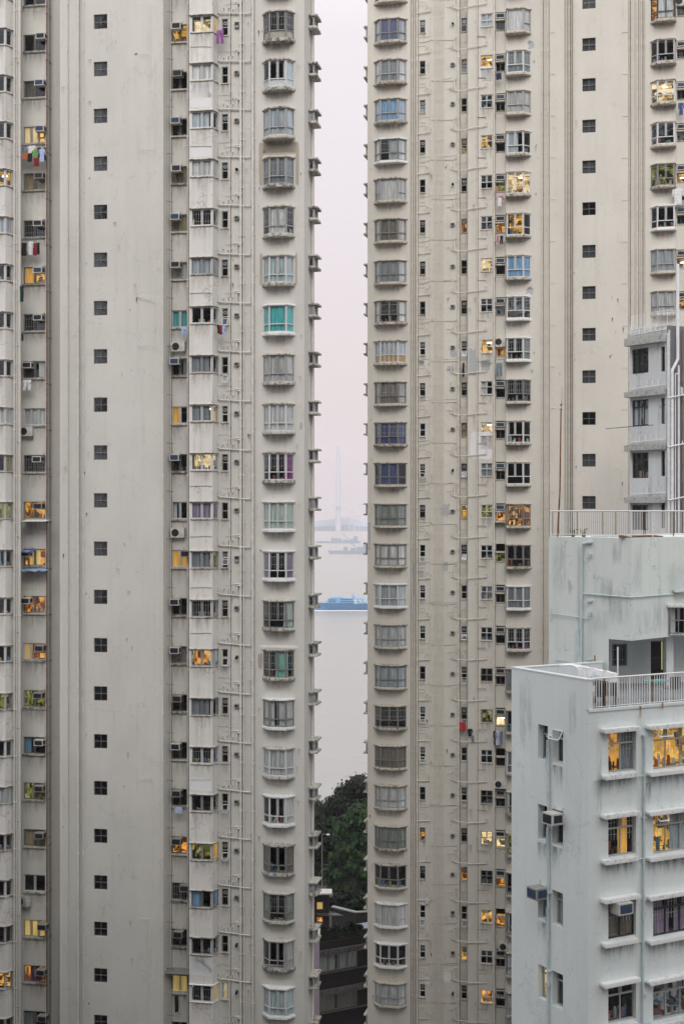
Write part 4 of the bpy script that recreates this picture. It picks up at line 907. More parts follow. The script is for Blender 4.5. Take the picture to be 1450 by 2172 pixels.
slope(FL, 42, 70, 1172, .82, .1, .22, cloth_mat('tarp', (.10, .12, .30)), 'tarpaulin', 'violet blue tarpaulin draped over an air conditioner far left', 'tarpaulin', wav=.03)
slope(FL, 42, 97, 1211, .82, .1, .12, cloth_mat('tarp2', (.30, .45, .62)), 'tarpaulin', 'light blue tarpaulin stretched beneath a window far left', 'tarpaulin', wav=.05)
slope(FL, 350, 399, 2066, .74, -.1, .10, M['fg'], 'awning', 'grey metal awning over the lit cream curtained window, low beside pale bay')
slope(FR, 1048, 1071, 1108, .1, -.35, .1, M['slabR'], 'awning', 'small concrete awning below the orange niche of the right tower')
# drying rods under many windows
def rods(fr, x0, x1, y, v, out, label):
    ua, ub = fr.u(x0, v), fr.u(x1, v); uc_ = (ua + ub) / 2; w = (ub - ua) / 2; mb = MB()
    mb.tube([(-w, 0, 0), (-w, -out, 0), (w, -out, 0), (w, 0, 0)], .012, 5); mb.tube([(-w, -out * .5, 0), (w, -out * .5, 0)], .010, 5)
    mb.tube([(-w, 0, -.15), (-w, -out, 0)], .010, 4); mb.tube([(w, 0, -.15), (w, -out, 0)], .010, 4)
    thing(link('drying_rack', mb.mesh('drying_rack', [M['fg']]), fr.M(uc_, v, fr.z(y, uc_, v))), label, 'drying rack', 'drying racks on the facades')
for k, (x0, x1, y, lb) in enumerate([(52, 98, 17, 'topmost'), (55, 98, 113, 'under the open dark window'), (50, 98, 212, 'under the brown curtained window'), (48, 98, 311, 'holding the full load of washing'), (50, 97, 407, 'under the tan curtained lit window'), (48, 96, 510, 'holding black and white garments'),
                          (49, 96, 605, 'above the long dark green bag'), (49, 95, 706, 'under the barred dark window'), (47, 92, 806, 'holding the white trousers'), (49, 95, 1308, 'under orange window, unit at left'), (46, 92, 1404, 'under the bright orange window'), (49, 97, 1503, 'under the olive window'), (50, 97, 1600, 'under the dark blue curtained window'), (49, 93, 1700, 'under the olive cluttered window')]):
    rods(FL, x0, x1, y, .85, .4, 'thin metal drying rack far left, ' + lb)
for k, (y, lb) in enumerate([(69, 'topmost'), (155, 'second storey'), (244, 'third storey'), (424, 'under the pink washing'), (515, 'under the orange lit niche'), (590, 'under the pale niche window'), (764, 'above dark grey trousers'), (1285, 'middle of the niche column'), (1545, 'with the row of shirts'), (1710, 'lowest')]):
    rods(FR, 1050, 1070, y, .12, .45, 'thin drying rack in narrow niche column of right tower, ' + lb)

# =================================================================== WHITE STEPPED BLOCK, LOWER RIGHT
FW = Frame((522 / F * 51.7, 51.7), math.atan2(.479, .878))
VL = FW.vv(1084, 0); FWl = Frame(FW.w(0, VL), FW.a - math.pi / 2)
white = empty('white_apartment_block', (*FW.w(6, 5), BOT), 'pale blue white stepped block with roof terraces and white railings, lower right', 'apartment block')
ROOF, PAR = 52.72, 53.87
hf = []; hl = []
def nwin(fr, H, x0, x1, y0, y1, v, segs, spec, seed, hood=None, sillp=None, name='window', bw=.055, deep=1.6, rev=.16, curt=None, flush=False):
    ua, ub = fr.u(x0, 0), fr.u(x1, 0); uc_ = (ua + ub) / 2; za, zb = fr.z(y1, uc_, 0), fr.z(y0, uc_, 0); H.append((ua, ub, za, zb)); zc = (za + zb) / 2; hh = (zb - za) / 2; w = ub - ua
    kw = {}
    if hood:
        a, b, t = fr.u(hood[0], -.3) - uc_, fr.u(hood[1], -.3) - uc_, .16
        kw['hood'] = (((a, -v - .002), (a, -v - .30), (b, -v - .30), (b, -v - .002)), hh + .02, hh + .02 + t)
    if sillp:
        a, b = fr.u(sillp[0], -.3) - uc_, fr.u(sillp[1], -.3) - uc_
        kw['sill'] = (((a, -v - .002), (a, -v - .28), (b, -v - .28), (b, -v - .002)), -hh - .19, -hh - .03)
        kw['stain'] = (a - .1, b + .25, -v - .006, -hh - .19, -hh - .95, 'mould')
    return window(fr, white, name, uc_, v, zc, flatpath(w - .01), -hh + .005, hh - .005, segs, spec, seed, bw=bw, slabm='slabW', deep=deep, **kw)
rows = [(1551, 1637), (1731, 1815), (1908, 1989), (2085, 2167), (2262, 2342)]
s1 = ["s o grey r xb", "s k orange e xb", "d n brown f b", "s n x", "s k"]; s2 = ["s y xb", "s y sheer e xb", "d k mauve o b", "s m x", "s k"]
for k, (a, b) in enumerate(rows):
    nwin(FW, hf, 1289, 1348, a, b, .15, [(2, 2, .70)], s1[k], 401 + k, hood=(1282, 1359), sillp=(1284, 1355), name='window')
    nwin(FW, hf, 1384, 1476, a - 9, b - 9, .15, [(3, 3, .70)], s2[k], 411 + k, hood=(1378, 1486), sillp=(1379, 1484))
rl1 = [(1538, 1612), (1708, 1782), (1881, 1950), (2049, 2120), (2216, 2286)]; rl2 = [(1548, 1620), (1718, 1793), (1891, 1964), (2063, 2137), (2232, 2306)]
l1 = ["s k", "s n white r", "s k sheer f b", "s c x", "s k"]; l2 = ["w k x", "s k", "s n sheer f b", "s k", "s k"]
for k in range(5):
    nwin(FWl, hl, 1140, 1161, *rl1[k], .26, [(1, 1, .72)], l1[k], 421 + k); nwin(FWl, hl, 1170, 1193, *rl2[k], .26, [(1, 1, .72)], l2[k], 431 + k)
mb = MB()
wall_seg(mb, FWl.w(0, 0), FWl.w(VL, 0), BOT, PAR, hl, rev=.30); wall_seg(mb, FW.w(0, 0), FW.w(14, 0), BOT, ROOF, hf, rev=.2)
def wbox(fr, u0, u1, v0, v1, z0, z1, mi=0): mb.prism([fr.w(u0, v0), fr.w(u1, v0), fr.w(u1, v1), fr.w(u0, v1)], z0, z1, mi)
wbox(FW, .006, .20, .004, VL - .006, ROOF - .01, PAR - .002)                                    # inner face of the side parapet
wbox(FW, .202, 4.35, VL - .2, VL - .004, ROOF + .004, PAR - .012)                          # parapet at the back
wbox(FW, -.02, .24, -.02, VL + .02, PAR - .0, PAR + .05); wbox(FW, .25, 4.4, VL - .22, VL + .02, PAR - .006, PAR + .045)
wbox(FW, .204, 14, .124, VL - .204, ROOF - .3, ROOF - .004, 1); mb.prism([FW.w(4.6, VL - .002), FW.w(14, VL - .002), FW.w(14, 8.4), FW.w(6.6, 8.4)], ROOF - .3, ROOF - .010, 1)
wbox(FW, -.0, 14, -.05, .12, ROOF - .0, ROOF + .10)
for a, b in ((FW.w(14, 0), FW.w(14, VL)), (FW.w(14, VL), FW.w(0, VL))): wall_seg(mb, a, b, BOT, ROOF - .3, [])
link('wall', mb.mesh('wall', [M['white'], plain('grey_roof_screed', (.22, .235, .25), .9, 0, .25, 1.5)]), Matrix(), white)
# upper storey block, turned against the lower one
FU = Frame((613 / F * 57.0, 57.0), math.atan2(.69, .72)); VU = FU.vv(1163, 0); FUl = Frame(FU.w(0, VU), FU.a - math.pi / 2); UR = FU.u(1430, 0)
zr1, zs = 58.96, 54.84; uj = FUl.u(1290, 0)
mb = MB()
wall_seg(mb, FUl.w(0, 0), FUl.w(uj, 0), BOT, zs, []); wall_seg(mb, FUl.w(0, 0), FUl.w(VU, 0), zs, zr1, []); wall_seg(mb, FU.w(0, 0), FU.w(UR, 0), zs, zr1, [])
FB = Frame((565 / F * 60.3, 60.3), .22)                        # back wall of the covered terrace
FX = Frame(FU.w(UR, 0), .12)                                   # wall past the right face
hb = []
bw0, bw1 = FB.u(1297, 0), FB.u(1329, 0); hb.append((bw0, bw1, FB.z(1413, bw0, 0), FB.z(1366, bw0, 0)))
bd0, bd1 = FB.u(1379, 0), FB.u(1409, 0); hb.append((bd0, bd1, ROOF, FB.z(1360, bd0, 0)))
wall_seg(mb, FB.w(0, 0), FB.w(7, 0), ROOF - .02, zs + .3, hb, 1)
j = FUl.w(uj, 0); wall_seg(mb, j, FB.w(.0, .0), ROOF - .02, zs, [], 1)
mb.poly([(*FUl.w(uj, 0), zs), (*FU.w(0, 0), zs), (*FU.w(UR, 0), zs), (*FX.w(6, 0), zs), (*FB.w(7.5, 0), zs), (*FB.w(0, 0), zs)])
xo = FX.u(1432, 0); wall_seg(mb, FX.w(0, 0), FX.w(6, 0), zs, zr1, [(FX.u(1431, 0), FX.u(1462, 0), FX.z(1342, .2, 0), FX.z(1287, .2, 0))])
q = FU.w(0, VU); mb.poly([(*FU.w(0, VU), zr1), (*FU.w(0, 0), zr1), (*FU.w(UR, 0), zr1), (*FX.w(6, 0), zr1), (*FX.w(6, 12), zr1), (*FU.w(6, VU + 1), zr1)])
wall_seg(mb, FU.w(6, VU + 1), FU.w(0, VU), BOT, zr1, [])
link('upper_wall', mb.mesh('upper_wall', [M['white2'], M['white']]), Matrix(), white)
mb = MB(); pl = FB.M()
mb.prism([FB.w(FB.u(1412, -1.2), -1.2), FB.w(FB.u(1427, -1.2), -1.2), FB.w(FB.u(1427, -1.2), -.9), FB.w(FB.u(1412, -1.2), -.9)], ROOF, zs); link('pillar', mb.mesh('pillar', [M['white']]), Matrix(), white)
uw = (bw0 + bw1) / 2; a, b = hb[0][2], hb[0][3]
window(FB, white, 'window', uw, .1, (a + b) / 2, flatpath(bw1 - bw0), -(b - a) / 2, (b - a) / 2, [(2, 2, None)], 'g k b', 441, deep=.6)
mb = MB(); dz = hb[1][3]; mb.box(0, bd1 - bd0, .10, .14, 0, dz - ROOF - .01); mb.box(.08, bd1 - bd0 - .08, .08, .10, .1, 1.0, 1); mb.box(.08, bd1 - bd0 - .08, .08, .10, 1.1, dz - ROOF - .1, 1)
d = link('door', mb.mesh('door', [M['fd'], M['acblack']]), FB.M(bd0, 0, ROOF), white); mb = MB(); mb.tube([(.7, .05, 1.0), (.7, .05, 1.15)], .02, 6); link('handle', mb.mesh('handle', [M['fs']]), FB.M(bd0, 0, ROOF), d)
mb = MB(); mb.tube([(0, 0, 1.1), (0, 0, 2.3)], .022, 6); tl = link('strip_lamp', mb.mesh('strip_lamp', [plain('warm_tube', (.8, .75, .35), .5)]), FB.M(FB.u(1402.5, -.1), -.1, ROOF - .55), white)
bs = tl.data.materials[0].node_tree.nodes['Principled BSDF']; bs.inputs['Emission Color'].default_value = (.75, .68, .25, 1); bs.inputs['Emission Strength'].default_value = .5
ux0, ux1 = FX.u(1419, -.35), FX.u(1456, -.35); uc_ = (ux0 + ux1) / 2; z0_, z1_ = FX.z(1342, .2, 0), FX.z(1287, .2, 0); zc = (z0_ + z1_) / 2; hh = (z1_ - z0_) / 2; w = ux1 - ux0
window(FX, white, 'enclosed_balcony', uc_, 0, zc, ((-w / 2, 0), (-w / 2, -.35), (w / 2, -.35), (w / 2, 0)), -hh, hh, [(1, 1, None), (2, 2, .5), (1, 1, None)], 'g k', 451, bw=.035, slabm='slabW',
       hood=(((-w / 2 - .12, 0), (-w / 2 - .12, -.45), (w / 2 + .1, -.45), (w / 2 + .1, 0)), hh + .003, hh + .14), sill=(((-w / 2, 0), (-w / 2, -.36), (w / 2, -.36), (w / 2, 0)), -hh - .06, -hh - .004))

def balustrade(par, pts, z0, z1, step, post, rusty=0, r=.011, name='railing', seed=1, toprail=.022):
    R = random.Random(seed); mb = MB()
    for a, b in zip(pts, pts[1:]):
        L = math.dist(a, b); n = int(L / step)
        mb.tube([(*a, z1), (*b, z1)], toprail, 6); mb.tube([(*a, z0 + .08), (*b, z0 + .08)], .014, 5)
        for k in range(n + 1):
            s = k / n; x, y = a[0] + (b[0] - a[0]) * s, a[1] + (b[1] - a[1]) * s; big = k % post == 0
            mb.tube([(x, y, z0 + (.0 if big else .08)), (x, y, z1)], r * (2.0 if big else 1), 5, 1 if R.random() < rusty else 0)
    return link(name, mb.mesh(name, [M['rail'], M['rustiron']]), Matrix(), par)
balustrade(white, [FW.w(.05, .05), FW.w(9, .05)], ROOF + .08, PAR + .05, .118, 8, .04, .019, seed=3, toprail=.035)
balustrade(white, [FUl.w(.05, .06), FUl.w(VU - .05, .06), FU.w(UR, .06), FX.w(5, .06)], zr1 + .03, 60.04, .105, 14, .14, .014, seed=4, toprail=.034)
# small balcony guard on the right wall
mb = MB(); za, zb = FX.z(1252, .2, -.3), FX.z(1195, .2, -.3); u0_, u1_ = FX.u(1429, -.3), FX.u(1465, -.3)
mb.box(u0_, u1_, -.34, -.0, za - .08, za); 
for s in (u0_, u1_): mb.box(s - .02, s + .02, -.34, -.30, za, zb)
mb.box(u0_, u1_, -.34, -.31, zb, zb + .03)
for k in range(1, 8): t = u0_ + (u1_ - u0_) * k / 8; mb.tube([(t, -.32, za), (t, -.32, zb - .35 + .2 * math.sin(k))], .01, 5)
link('balcony_guard', mb.mesh('balcony_guard', [M['white'],]), FX.M(), white)
# pipes
def wpipe(fr, pts, r, mat='pipeB', off=.08, name='drain_pipe', brk=None, par=None):
    P3 = []
    for x, y in pts:
        u = fr.u(x, -off); P3.append((u, -off, fr.z(y, u, -off)))
    mb = MB(); mb.tube(P3, r, 8)
    if brk:
        z = P3[0][2]
        while z > P3[-1][2]: mb.box(P3[0][0] - r * 2, P3[0][0] + r * 2, -off - r, 0, z - .03, z + .03); mb.tube([(P3[0][0], -off, z - .6), (P3[0][0], -off, z - .45)], r * 1.25, 8); z -= brk
    return link(name, mb.mesh(name, [M[mat]]), fr.M(), par or white)
wpipe(FWl, [(1162.5, 1562), (1160, 2300)], .045, brk=2.95); wpipe(FWl, [(1158.5, 1570), (1157.5, 1632), (1161, 1640)], .022)
wpipe(FWl, [(1158.5, 1755), (1157.5, 1805), (1161, 1812)], .022); wpipe(FWl, [(1157.5, 1925), (1156.5, 1975), (1160, 1982)], .022)
wpipe(FW, [(1366, 1560), (1361, 2300)], .05, brk=3.05)
for y in (1646, 1821, 1996, 2170): wpipe(FW, [(1354, y + 1), (1381, y - 2)], .022)
wpipe(FUl, [(1249, 1151), (1236, 1153), (1232.5, 1160), (1231, 1420)], .055, brk=2.4); wpipe(FUl, [(1236, 1259), (1338, 1267)], .03, off=.06); wpipe(FU, [(1338, 1267), (1431, 1260)], .03, off=.06)
wpipe(FUl, [(1224, 1145), (1224, 1400)], .018, 'pipeW', .04); wpipe(FUl, [(1168, 1301), (1249, 1312), (1249, 1440)], .022); wpipe(FUl, [(1168, 1290), (1168, 1318)], .022)
wpipe(FUl, [(1225, 1335), (1227, 1412)], .07); wpipe(FUl, [(1175, 1398), (1212, 1404)], .02)
# mould and rust runs on the block
def run(fr, x0, x1, y0, y1, mat, name='weather_stain', off=.006):
    ua, ub = fr.u(x0, 0), fr.u(x1, 0); uc_ = (ua + ub) / 2; za, zb = fr.z(y1, uc_, 0), fr.z(y0, uc_, 0); mb = MB()
    mb.quad_uv([(ua - uc_, -off, za), (ub - uc_, -off, za), (ub - uc_, -off, zb), (ua - uc_, -off, zb)]); link(name, mb.mesh(name, [M[mat]]), fr.M(uc_, 0, 0), white)
for a in ((1270, 1300, 1225, 1290, 'blot'), (1285, 1335, 1245, 1330, 'blot'), (1252, 1290, 1290, 1345, 'blot'), (1203, 1212, 1230, 1262, 'blot'), (1296, 1318, 1140, 1200, 'blot'), (1170, 1200, 1150, 1260, 'blot'), (1259, 1262, 1390, 1440, 'rust')): run(FUl, *a)
for a in ((1341, 1360, 1150, 1260, 'blot'), (1345, 1380, 1290, 1350, 'blot'), (1380, 1415, 1270, 1345, 'blot')): run(FU, *a)
for a in ((1352, 1358, 1497, 1530, 'rust'), (1399, 1404, 1490, 1508, 'rust'), (1255, 1284, 1655, 1700, 'mould')): run(FW, *a, off=.056 if a[4] == 'rust' else .006)
for a in ((1168, 1194, 1797, 1860, 'mould'), (1138, 1161, 1788, 1835, 'mould'), (1168, 1194, 1624, 1680, 'mould'), (1138, 1158, 1955, 2000, 'mould'), (1205, 1222, 1460, 1560, 'blot'), (1100, 1128, 1440, 1600, 'blot')): run(FWl, *a)
for a in ((1262, 1276, 1560, 1760, 'blot'), (1366, 1380, 1660, 1720, 'mould')): run(FW, *a)
# opened top-hung sashes
def open_sash(fr, x, y, v, w, h, tilt, mat='fw', par=None):
    mb = MB(); c, s = math.cos(tilt), math.sin(tilt)
    def P(a, b, d=0): return (a, -b * s + d, -b * c)
    t = .035
    for (a0, a1, b0, b1) in ((-w / 2, w / 2, 0, t), (-w / 2, w / 2, h - t, h), (-w / 2, -w / 2 + t, 0, h), (w / 2 - t, w / 2, 0, h)):
        i = len(mb.v); mb.v += [P(a0, b0), P(a1, b0), P(a1, b1), P(a0, b1), P(a0, b0, .03), P(a1, b0, .03), P(a1, b1, .03), P(a0, b1, .03)]
        for f in ((0, 1, 2, 3), (7, 6, 5, 4), (0, 4, 5, 1), (1, 5, 6, 2), (2, 6, 7, 3), (3, 7, 4, 0)): mb.f.append(tuple(i + q for q in f)); mb.m.append(0)
    mb.poly([P(-w / 2, 0, .015), P(w / 2, 0, .015), P(w / 2, h, .015), P(-w / 2, h, .015)], 1)
    u = fr.u(x, v); o = link('open_sash', mb.mesh('open_sash', [M[mat], M['glass']]), fr.M(u, v, fr.z(y, u, v)), par or white); return o
open_sash(FW, 1402, 1543, -.02, .72, .42, .75); open_sash(FW, 1398, 1722, -.02, .5, .42, .8); open_sash(FWl, 1182, 1548, -.02, .66, .42, .6)
for x, y, pr_, fr_, v_ in ((477, 705 - 30, left, FL, .02), (478, 795, left, FL, .02), (478, 1187 - 5, left, FL, .02), (478, 1396, left, FL, .02), (478, 1706, left, FL, .02), (478, 1808, left, FL, .02)):
    open_sash(fr_, x, y, v_, .36, .46, .35, 'fw', pr_)
for y in (1003, 1180, 1520, 1605, 1950): open_sash(FR, 895.5, y, .02, .36, .42, .35, 'fw', right)
for y in (744, 1000, 1175, 1345, 1437, 1525, 1697, 1953): open_sash(FR, 984, y, .33, .36, .42, .35, 'fw', right)
place_ac(FWl, FWl.u(1180, -.1), .0, FWl.z(1735, FWl.u(1176, -.2), -.2), (.62, .42, .55, 'accase', 'acgrille'), 'white box air conditioner over the dark window beside the thin downpipe')
place_ac(FWl, FWl.u(1149, -.1), .0, FWl.z(1893, FWl.u(1146, -.2), -.2), (.62, .42, .60, 'accase_d', 'acgrille_b'), 'dark topped air conditioner left of the thin downpipe on pale block')
place_ac(FW, FW.u(1314, -.1), .1, FW.z(1925, FW.u(1316, -.2), -.2), (.66, .42, .55, 'accase', 'acgrille_b'), 'white air conditioner in front of the dark framed brown curtained window')
# things on the terraces
def simple(name, mbm, mats, fr, u, v, z, label, cat, group=None): return thing(link(name, mbm.mesh(name, mats), fr.M(u, v, z)), label, cat, group)
cv = empty('garden_table', (*FW.w(1.5, 1.9), ROOF), 'garden table hidden by a white cloth on the lower roof terrace', 'table')
mb = MB(); R = random.Random(3); n = 12
g = [[(-.95 + 1.9 * i / n, -.55 + 1.1 * j / 6, 1.52 - .42 * max(0, i / n - .15) - .2 * max(0, .1 - i / n) - .10 * max(0, abs(j / 6 - .5) - .2) + .03 * math.sin(i * 1.7 + j)) for i in range(n + 1)] for j in range(7)]
for j in range(6):
    for i in range(n): mb.poly([g[j][i], g[j][i + 1], g[j + 1][i + 1], g[j + 1][i]])
for i in range(n): a, b = g[0][i], g[0][i + 1]; mb.poly([(a[0], a[1] - .05, a[2] - .30 - .10 * math.sin(i * .8)), (b[0], b[1] - .05, b[2] - .30 - .10 * math.sin((i + 1) * .8)), b, a])
link('cover', mb.mesh('cover', [cloth_mat('cover', (.78, .80, .82))]), FW.M(1.5, 1.9, ROOF), cv)
mb = MB(); mb.box(-.85, .85, -.45, .45, .74, .80)
link('tabletop', mb.mesh('tabletop', [M['fd']]), FW.M(1.5, 1.9, ROOF), cv)
for a, b in ((-.7, -.4), (.7, -.4), (.7, .4), (-.7, .4)):
    m2 = MB(); m2.tube([(a, b, 0), (a, b, .8)], .03, 6); link('leg', m2.mesh('leg', [M['fd']]), FW.M(1.5, 1.9, ROOF), cv)
mb = MB()
for k in range(5): mb.box(-.24, .24, -.2, .2, k * .13, k * .13 + .11, k % 3)
simple('crate', mb, [CM[6], CM[4], CM[9]], FW, .42, .6, ROOF + .0, 'striped brown crate behind the corner of the terrace railing', 'crate')
mb = MB(); mb.tube([(0, 0, 0), (0, 0, 2.0)], .03, 8); simple('post', mb, [M['pipeW']], FW, FW.u(1309, 2.6), 2.6, ROOF, 'lone white post standing on the lower roof terrace', 'post')
def chair_dark(u, v, rot, lb):
    c = thing(link('garden_chair', None, FW.M(u, v, ROOF, rot)), lb, 'chair', 'dark chairs on the terrace'); m_ = FW.M(u, v, ROOF, rot)
    a = MB(); a.box(-.24, .24, -.24, .24, .42, .46); link('seat', a.mesh('seat', [M['acblack']]), m_, c); a = MB(); a.box(-.24, .24, .22, .26, .48, .92); link('backrest', a.mesh('backrest', [M['acblack']]), m_, c)
    for x_, y_ in ((-.2, -.2), (.2, -.2), (.2, .2), (-.2, .2)): a = MB(); a.tube([(x_, y_, 0), (x_, y_, .42)], .02, 5); link('leg', a.mesh('leg', [M['acblack']]), m_, c)
chair_dark(1.7, .9, 2.6, 'black chair pushed to the front of the cloth covered table'); chair_dark(.95, .8, 3.3, 'folded black chair beside the striped crate')
chair_dark(5.0, 1.2, 2.9, 'black chair under the teal sheet at right end')
mb = MB(); mb.box(-.5, .5, -.3, .3, .70, .74); simple('teal_sheet', mb, [cloth_mat('tealsheet', (.05, .35, .33))], FW, 4.6, 1.6, ROOF + .0, 'teal sheet spread at the right end of the lower terrace', 'sheet')
mb = MB()
for k in range(6): mb.box(-1.4 + .05 * k, 1.5 - .1 * k, .0 + .06 * k, .05 + .06 * k, .0, .05 + .012 * k, k % 2)
simple('timber_planks', mb, [M['rustiron'], CM[6]], FU, 1.2, .3, zr1, 'long rusty planks lying behind the upper terrace railing', 'planks')
mb = MB(); mb.tube([(-.9, 0, .05), (1.0, 0, .07)], .04, 6); simple('pipe_length', mb, [M['pipeW']], FUl, 2.9, .25, zr1, 'white length of pipe lying along the upper terrace edge', 'pipe')
for k, (u_p, lb) in enumerate(((1.0, 'small pot plant first behind the upper terrace railing near the mast'), (1.55, 'small pot plant behind the upper railing, further from mast'))):
    o = thing(link('potted_plant', None, FUl.M(u_p, .35, zr1)), lb, 'plant', 'potted plants on the upper terrace'); a = MB(); a.tube([(0, 0, 0), (0, 0, .16)], .07, 8, 0, .1); link('pot', a.mesh('pot', [CM[6]]), FUl.M(u_p, .35, zr1), o)
    a = MB(); R = random.Random(k)
    for q in range(60):
        x_, y_, z_ = R.gauss(0, .09), R.gauss(0, .07), .16 + R.random() * .18; s = .04; d_ = Vector((R.uniform(-1, 1), R.uniform(-1, 1), R.uniform(-1, 1))).normalized() * s; e_ = d_.cross(Vector((0, 0, 1))) if abs(d_.z) < s * .9 else Vector((s, 0, 0))
        p_ = Vector((x_, y_, z_)); a.poly([p_ - d_, p_ + e_, p_ + d_, p_ - e_])
    link('foliage', a.mesh('foliage', [plain('pot_foliage%d' % k, (.05, .07, .03), .7)]), FUl.M(u_p, .35, zr1), o)
# rusty mast
ant = empty('aerial_mast', (*FUl.w(FUl.u(1181.5, .3), .3), zr1), 'tall thin rusty aerial mast standing on the upper terrace', 'mast')
mb = MB(); zt_ = 60 + (1086 - 865) / F * 59.5; mb.tube([(0, 0, 0), (.10, 0, 2.0), (.145, .0, zt_ - zr1)], .04, 7, 0, .028); link('pole', mb.mesh('pole', [M['rustiron']]), Matrix.Translation(ant.location), ant)
mb = MB(); b = zt_ - zr1; mb.tube([(.12, 0, b - .6), (.17, 0, b + .15), (.20, 0, b + .95)], .010, 5, 0, .005); mb.tube([(.14, .0, b + .12), (.16, 0, b + .2)], .035, 6); mb.box(.09, .2, -.03, .03, b - .03, b)
link('whip_aerial', mb.mesh('whip_aerial', [M['fd']]), Matrix.Translation(ant.location), ant)

# =================================================================== OLD GREY BLOCK
old = empty('old_apartment_block', (17.5, 79, BOT), 'weathered grey block with black window frames and white drain pipes behind the upper terrace', 'apartment block')
FO = Frame(((1335 - CX) / F * 77.3, 77.3), math.atan2(-.85, .53)); UO = FO.u(1413, 0)
ho = []
orow = [(739, 792), (848, 903), (960, 1014), (1071, 1124)]
os_ = ["d k", "d m sheer o x", "d n x", "d k sheer q"]; os2 = ["d k", "d k sheer f", "d n x", "d k"]
for k, (a, b) in enumerate(orow):
    for (x0, x1, sp, sg, dy) in ((1338.5, 1374, os_[k], [(3, 3, .72)], 0), (1400, 1409, os2[k], [(1, 1, .74)], -4)):
        ua, ub = FO.u(x0, 0), FO.u(x1, 0); uc_ = (ua + ub) / 2; za, zb = FO.z(b + dy, uc_, 0), FO.z(a + dy, uc_, 0); ho.append((ua, ub, za, zb)); hh = (zb - za) / 2
        window(FO, old, 'window', uc_, .12, (za + zb) / 2, flatpath(ub - ua - .01), -hh + .004, hh - .004, sg, sp, 461 + k, bw=.05, deep=1.2, slabm='slabO')
ZRF = FO.z(702, 0, 0)
mb = MB(); wall_seg(mb, FO.w(0, 0), FO.w(UO, 0), BOT, ZRF, ho)
FO2 = Frame(FO.w(UO + .0, .35), .45); wall_seg(mb, FO.w(UO, 0), FO2.w(0, 0), BOT, ZRF, [], 1); wall_seg(mb, FO2.w(0, 0), FO2.w(8, 0), BOT, ZRF, [], 1)
wall_seg(mb, FO2.w(8, 0), FO2.w(8, 6), BOT, ZRF, [], 1); wall_seg(mb, FO2.w(8, 6), FO.w(0, 0), BOT, ZRF, [], 1)
mb.poly([(*FO.w(0, 0), ZRF), (*FO.w(UO, 0), ZRF), (*FO2.w(0, 0), ZRF), (*FO2.w(8, 0), ZRF), (*FO2.w(8, 6), ZRF)])
link('wall', mb.mesh('wall', [M['old'], M['oldgrey']]), Matrix(), old)
for k, y in enumerate((735, 844, 957, 1067)):
    u_m = UO / 2; zt = FO.z(y - 20, 0, -.2); h = .42 if k == 0 else .30; mb = MB()
    mb.prism([(-.12, -.005), (-.12, -.34), (UO - .02, -.34), (UO - .02, -.005)], -h, .0, 0, .01); mb.prism([(-.10, -.005), (-.10, -.10), (UO - .05, -.10), (UO - .05, -.005)], .003, .25 if k == 0 else .05, 0)
    link('canopy_ledge', mb.mesh('canopy_ledge', [M['slabO']]), FO.M(0, 0, FO.z(y, 0, -.2) + h), old)
    mb = MB(); zz = FO.z(y, 0, -.2) + h + .35
    mb.tube([(.15, -.1, zz + .35), (.15, -.1, zz - .18), (UO, -.1, zz - .12)], .025, 6)
    for q in range(4): t = .8 + q * .42 + (k * .17) % .3; mb.tube([(t, -.1, zz - .15), (t, -.1, zz + .18), (t + .1, -.02, zz + .22)], .02, 5)
    link('waste_pipe_branch', mb.mesh('waste_pipe_branch', [M['pipeW']]), FO.M(), old)
balustrade(old, [FO.w(.05, .05), FO.w(UO, .05), FO2.w(7, .05)], ZRF, ZRF + .82, .10, 20, 0, .011, seed=8, toprail=.014)
def opipe(pts, r, off=.25, mat='pipeW'):
    P3 = []
    for x, y in pts: u = FO2.u(x, -off); P3.append((u, -off, FO2.z(y, u, -off)))
    mb = MB(); mb.tube(P3, r, 8); link('drain_pipe', mb.mesh('drain_pipe', [M[mat]]), FO2.M(), old)
opipe([(1436, 560), (1436, 762), (1424, 786), (1424, 1180)], .085); opipe([(1438, 775), (1438, 1180)], .055); opipe([(1431, 793), (1431, 1180)], .03); opipe([(1421, 720), (1421, 1180)], .03, .2, 'pipeD'); opipe([(1446, 700), (1446, 1180)], .04, .1, 'pipeD'); opipe([(1428, 800), (1428, 1180)], .02, .15, 'pipeD'); opipe([(1431, 793), (1438, 792)], .03)
opipe([(1418, 700), (1418, 1180)], .05, .3, 'pipeB'); opipe([(1415, 706), (1415.5, 1180)], .03, .35)
for y in (839, 943, 1056): opipe([(1415, y + 5), (1450, y - 2)], .035, .38)
opipe([(1443, 820), (1443, 836)], .03); opipe([(1446, 822), (1446, 836)], .03); opipe([(1446, 935), (1446, 941)], .03)
mb = MB()
mb.tube([(-1.9, -.35, 0), (1.7, -.3, .02)], .018, 5); u_ = FO.u(1345, 0); link('drying_rod', mb.mesh('drying_rod', [M['fd']]), FO.M(u_, 0, FO.z(906, u_, 0)), old)

